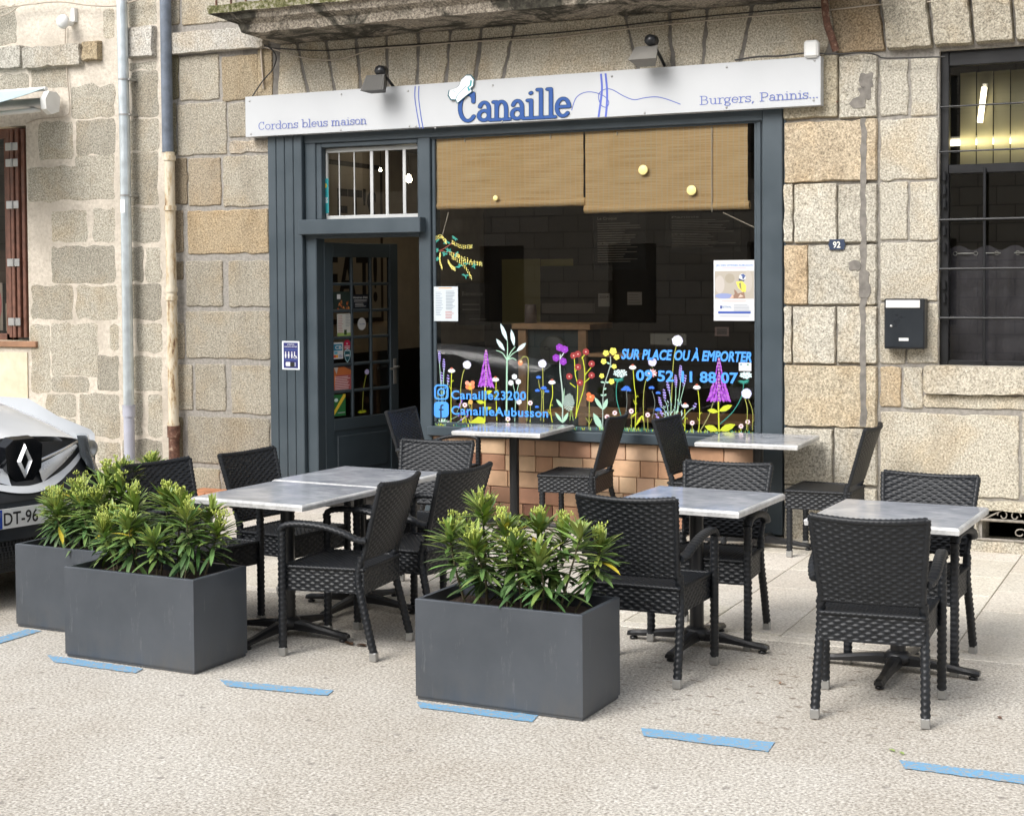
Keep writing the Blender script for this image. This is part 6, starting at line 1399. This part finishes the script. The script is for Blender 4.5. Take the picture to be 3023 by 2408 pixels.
backed(((1852,862),(1895,900)),2.6,(.30,.28,.27),'wall_notice','small pale notice right of the calendar','notice',lambda f:f.lines(.1,.9,.2,.2,4,(.2,.18,.17),.05))
# counter
cy=2.0; a=F(1517,955,cy);b=F(1748,955,cy); t=thing('counter','bar counter with an oak top and a dark teal front','counter',((a[0]+b[0])/2,cy,0)); zt=a[1]
m=MB(); m.bbox(a[0],b[0],cy-.05,cy+.5,zt-.05,zt,.004); part(m,'top',WOOD,t); m=MB(); m.box(a[0]+.08,b[0]-.08,cy+.02,cy+.4,.02,zt-.052); part(m,'front',plain('dark_teal',(.02,.035,.038),.6),t)
for px in (1545,1722): X=F(px,1000,cy)[0]; m=MB(); m.bbox(X-.04,X+.04,cy-.03,cy+.018,.02,zt-.052,.004); part(m,'post',WOOD,t)
X,Z=F(1634,1033,cy-.01); m=MB(); m.lathe((X,cy,Z),[(0,-.03),(.118,-.03),(.13,-.02),(.13,0)],28,0,(.05,.055,.05),axis=1); V,f=text2d('Canaille',.02); m.add([(X-.085+.17*p,cy-.0305,Z-.0+.035*q) for p,q in V],f,0,(.005,.006,.006)); single(m,'round_logo_plaque',PAINT,'dark round plaque with the bar name on the counter front','plaque')
X,Z=F(1560,925,cy+.1); m=MB(); m.lathe((X,cy+.15,zt),[(0,.001),(.055,.001),(.055,.12),(.05,.14),(.052,.17),(0,.17)],16,0,(.13,.10,.09)); single(m,'glass_jar',PAINT,'small jar standing on the counter top','jar')
backed(((1600,895),(1755,925)),3.0,(.10,.085,.075),'extractor_hood','long dull metal hood in the kitchen behind the counter','hood')
# shelf with things
def shelf(px0,px1,py,y,lab):
    a=F(px0,py,y);b=F(px1,py,y); m=MB(); m.bbox(a[0],b[0],y,y+.25,a[1]-.03,a[1],.003); single(m,'wall_shelf',WOOD,lab,'shelf'); return a[1]
shelf(1735,1890,1043,1.8,'oak shelf edge right of the counter')
backed(((1920,985),(2026,1018)),1.6,(.09,.085,.07),'wooden_crate','shallow wooden crate on a ledge behind the blue capitals','crate',lambda f:f.ell(.5,.5,.04,.1,(.02,.02,.02)))
backed(((2110,965),(2152,992)),1.6,(.13,.08,.07),'picture_frame','small brown picture frame at the right of the bar','frame',lambda f:f.rect(.15,.15,.85,.85,(.05,.035,.03)))
# tables inside by the window
def intable(x,y,w_,d,z,lab):
    t=thing('wooden_table',lab,'table',(x,y,.012)); m=MB(); m.bbox(x-w_,x+w_,y-d,y+d,z-.035,z,.004); part(m,'tabletop',WOOD,t)
    for sx in (-1,1):
        for sy in (-1,1): m=MB(); m.box(x+sx*(w_-.06)-.02,x+sx*(w_-.06)+.02,y+sy*(d-.06)-.02,y+sy*(d-.06)+.02,.014,z-.036); part(m,'leg',BLACKM,t)
intable(-3.75,1.15,.48,.32,.75,'wooden table inside behind the phone number'); intable(-4.75,1.4,.45,.3,.75,'wooden table inside behind the middle of the painted meadow')
def inchair(x,y,a,lab):
    t=thing('wooden_chair',lab,'chair',(x,y,.012),'wooden chairs inside the bar',rot=R(a)); m=MB(); m.bbox(-.2,.2,-.2,.2,.42,.45,.004); part(m,'seat',WOODD,t,local=True)
    for sx in (-1,1):
        m=MB(); m.box(sx*.18-.017,sx*.18+.017,.16,.195,.0,.42); part(m,'leg',WOODD,t,local=True)
        m=MB(); m.box(sx*.18-.017,sx*.18+.017,-.2,-.166,.0,.9); part(m,'leg',WOODD,t,local=True)
    m=MB()
    for z in (.6,.72,.84): m.box(-.165,.165,-.195,-.175,z,z+.05)
    part(m,'backrest',WOODD,t,local=True)
inchair(-5.95,1.5,20,'dark wooden chair seen through the open doorway'); inchair(-6.35,2.2,160,'dark wooden chair deeper behind the door glass')
inchair(-4.2,1.3,-90,'dark wooden chair inside between the two wooden tables')
# framed print and boards on the beige wall
def onwall(y0,y1,z0,z1,base,fn,name,lab,cat):
    f=Flat(0,1,0,1,0); f.P=lambda u,v:(IX0+.02+f.k*1e-4,y1+(y0-y1)*(1-u),z1-(z1-z0)*v) 
    f.rect(0,0,1,1,base); fn(f); single(f.m,name,PAPER,lab,cat)
onwall(1.2,2.35,1.45,2.95,(.03,.02,.015),lambda f:(f.rect(.04,.03,.96,.97,(.38,.33,.28)),f.text('LET\'S',.1,.9,.42,.26,(.015,.012,.012),.02),f.text('EAT!',.1,.9,.86,.30,(.015,.012,.012),.02)),'framed_print','framed print with tall black letters on the beige wall','print')
onwall(.75,1.05,1.3,1.9,(.12,.05,.025),lambda f:None,'wooden_board','narrow brown board leaning on the beige wall','board')
# lit lamps seen through the fanlight
bulb=emit('warm_bulb',(1,.86,.58),26); 
def pendant(px,py,y,r,lab,drop=True):
    p=BP(px,py,1,y); t=thing('pendant_lamp',lab,'lamp',tuple(p),'lit lamps inside the bar'); m=MB(); m.lathe(tuple(p),[(0,-r*1.3),(r*.75,-r*.9),(r,-r*.2),(r*.7,r*.6),(r*.35,r*1.3),(0,r*1.35)],14); part(m,'bulb',bulb,t)
    if drop: m=MB(); m.tube([tuple(p+np.array([0,0,r*1.3])),(p[0],p[1],IZ-.01)],.004,5); part(m,'cable',CABLED,t)
pendant(1207,528,1.1,.028,'glowing pear-shaped bulb seen through the fanlight'); pendant(1123,502,1.9,.014,'small warm ceiling spot seen through the fanlight')
pendant(1935,1140,.62,.03,'clear bulb hanging low behind the painted lavender') if False else None
sp=MB(); 
def spot(x,y,lab):  # unseen ceiling spots, added with large discs to brighten the bar
    m=MB(); m.lathe((x,y,IZ-.02),[(0,0),(.06,0),(.07,.012)],14); t=thing('ceiling_spot',lab,'lamp',(x,y,IZ-.02),'lit lamps inside the bar'); part(m,'lens',bulb,t)
spot(-4.0,.75,'recessed ceiling spot over the right-hand blind'); spot(-5.1,.8,'recessed ceiling spot over the left-hand blind'); spot(-5.9,2.6,'recessed ceiling spot deep in the bar')
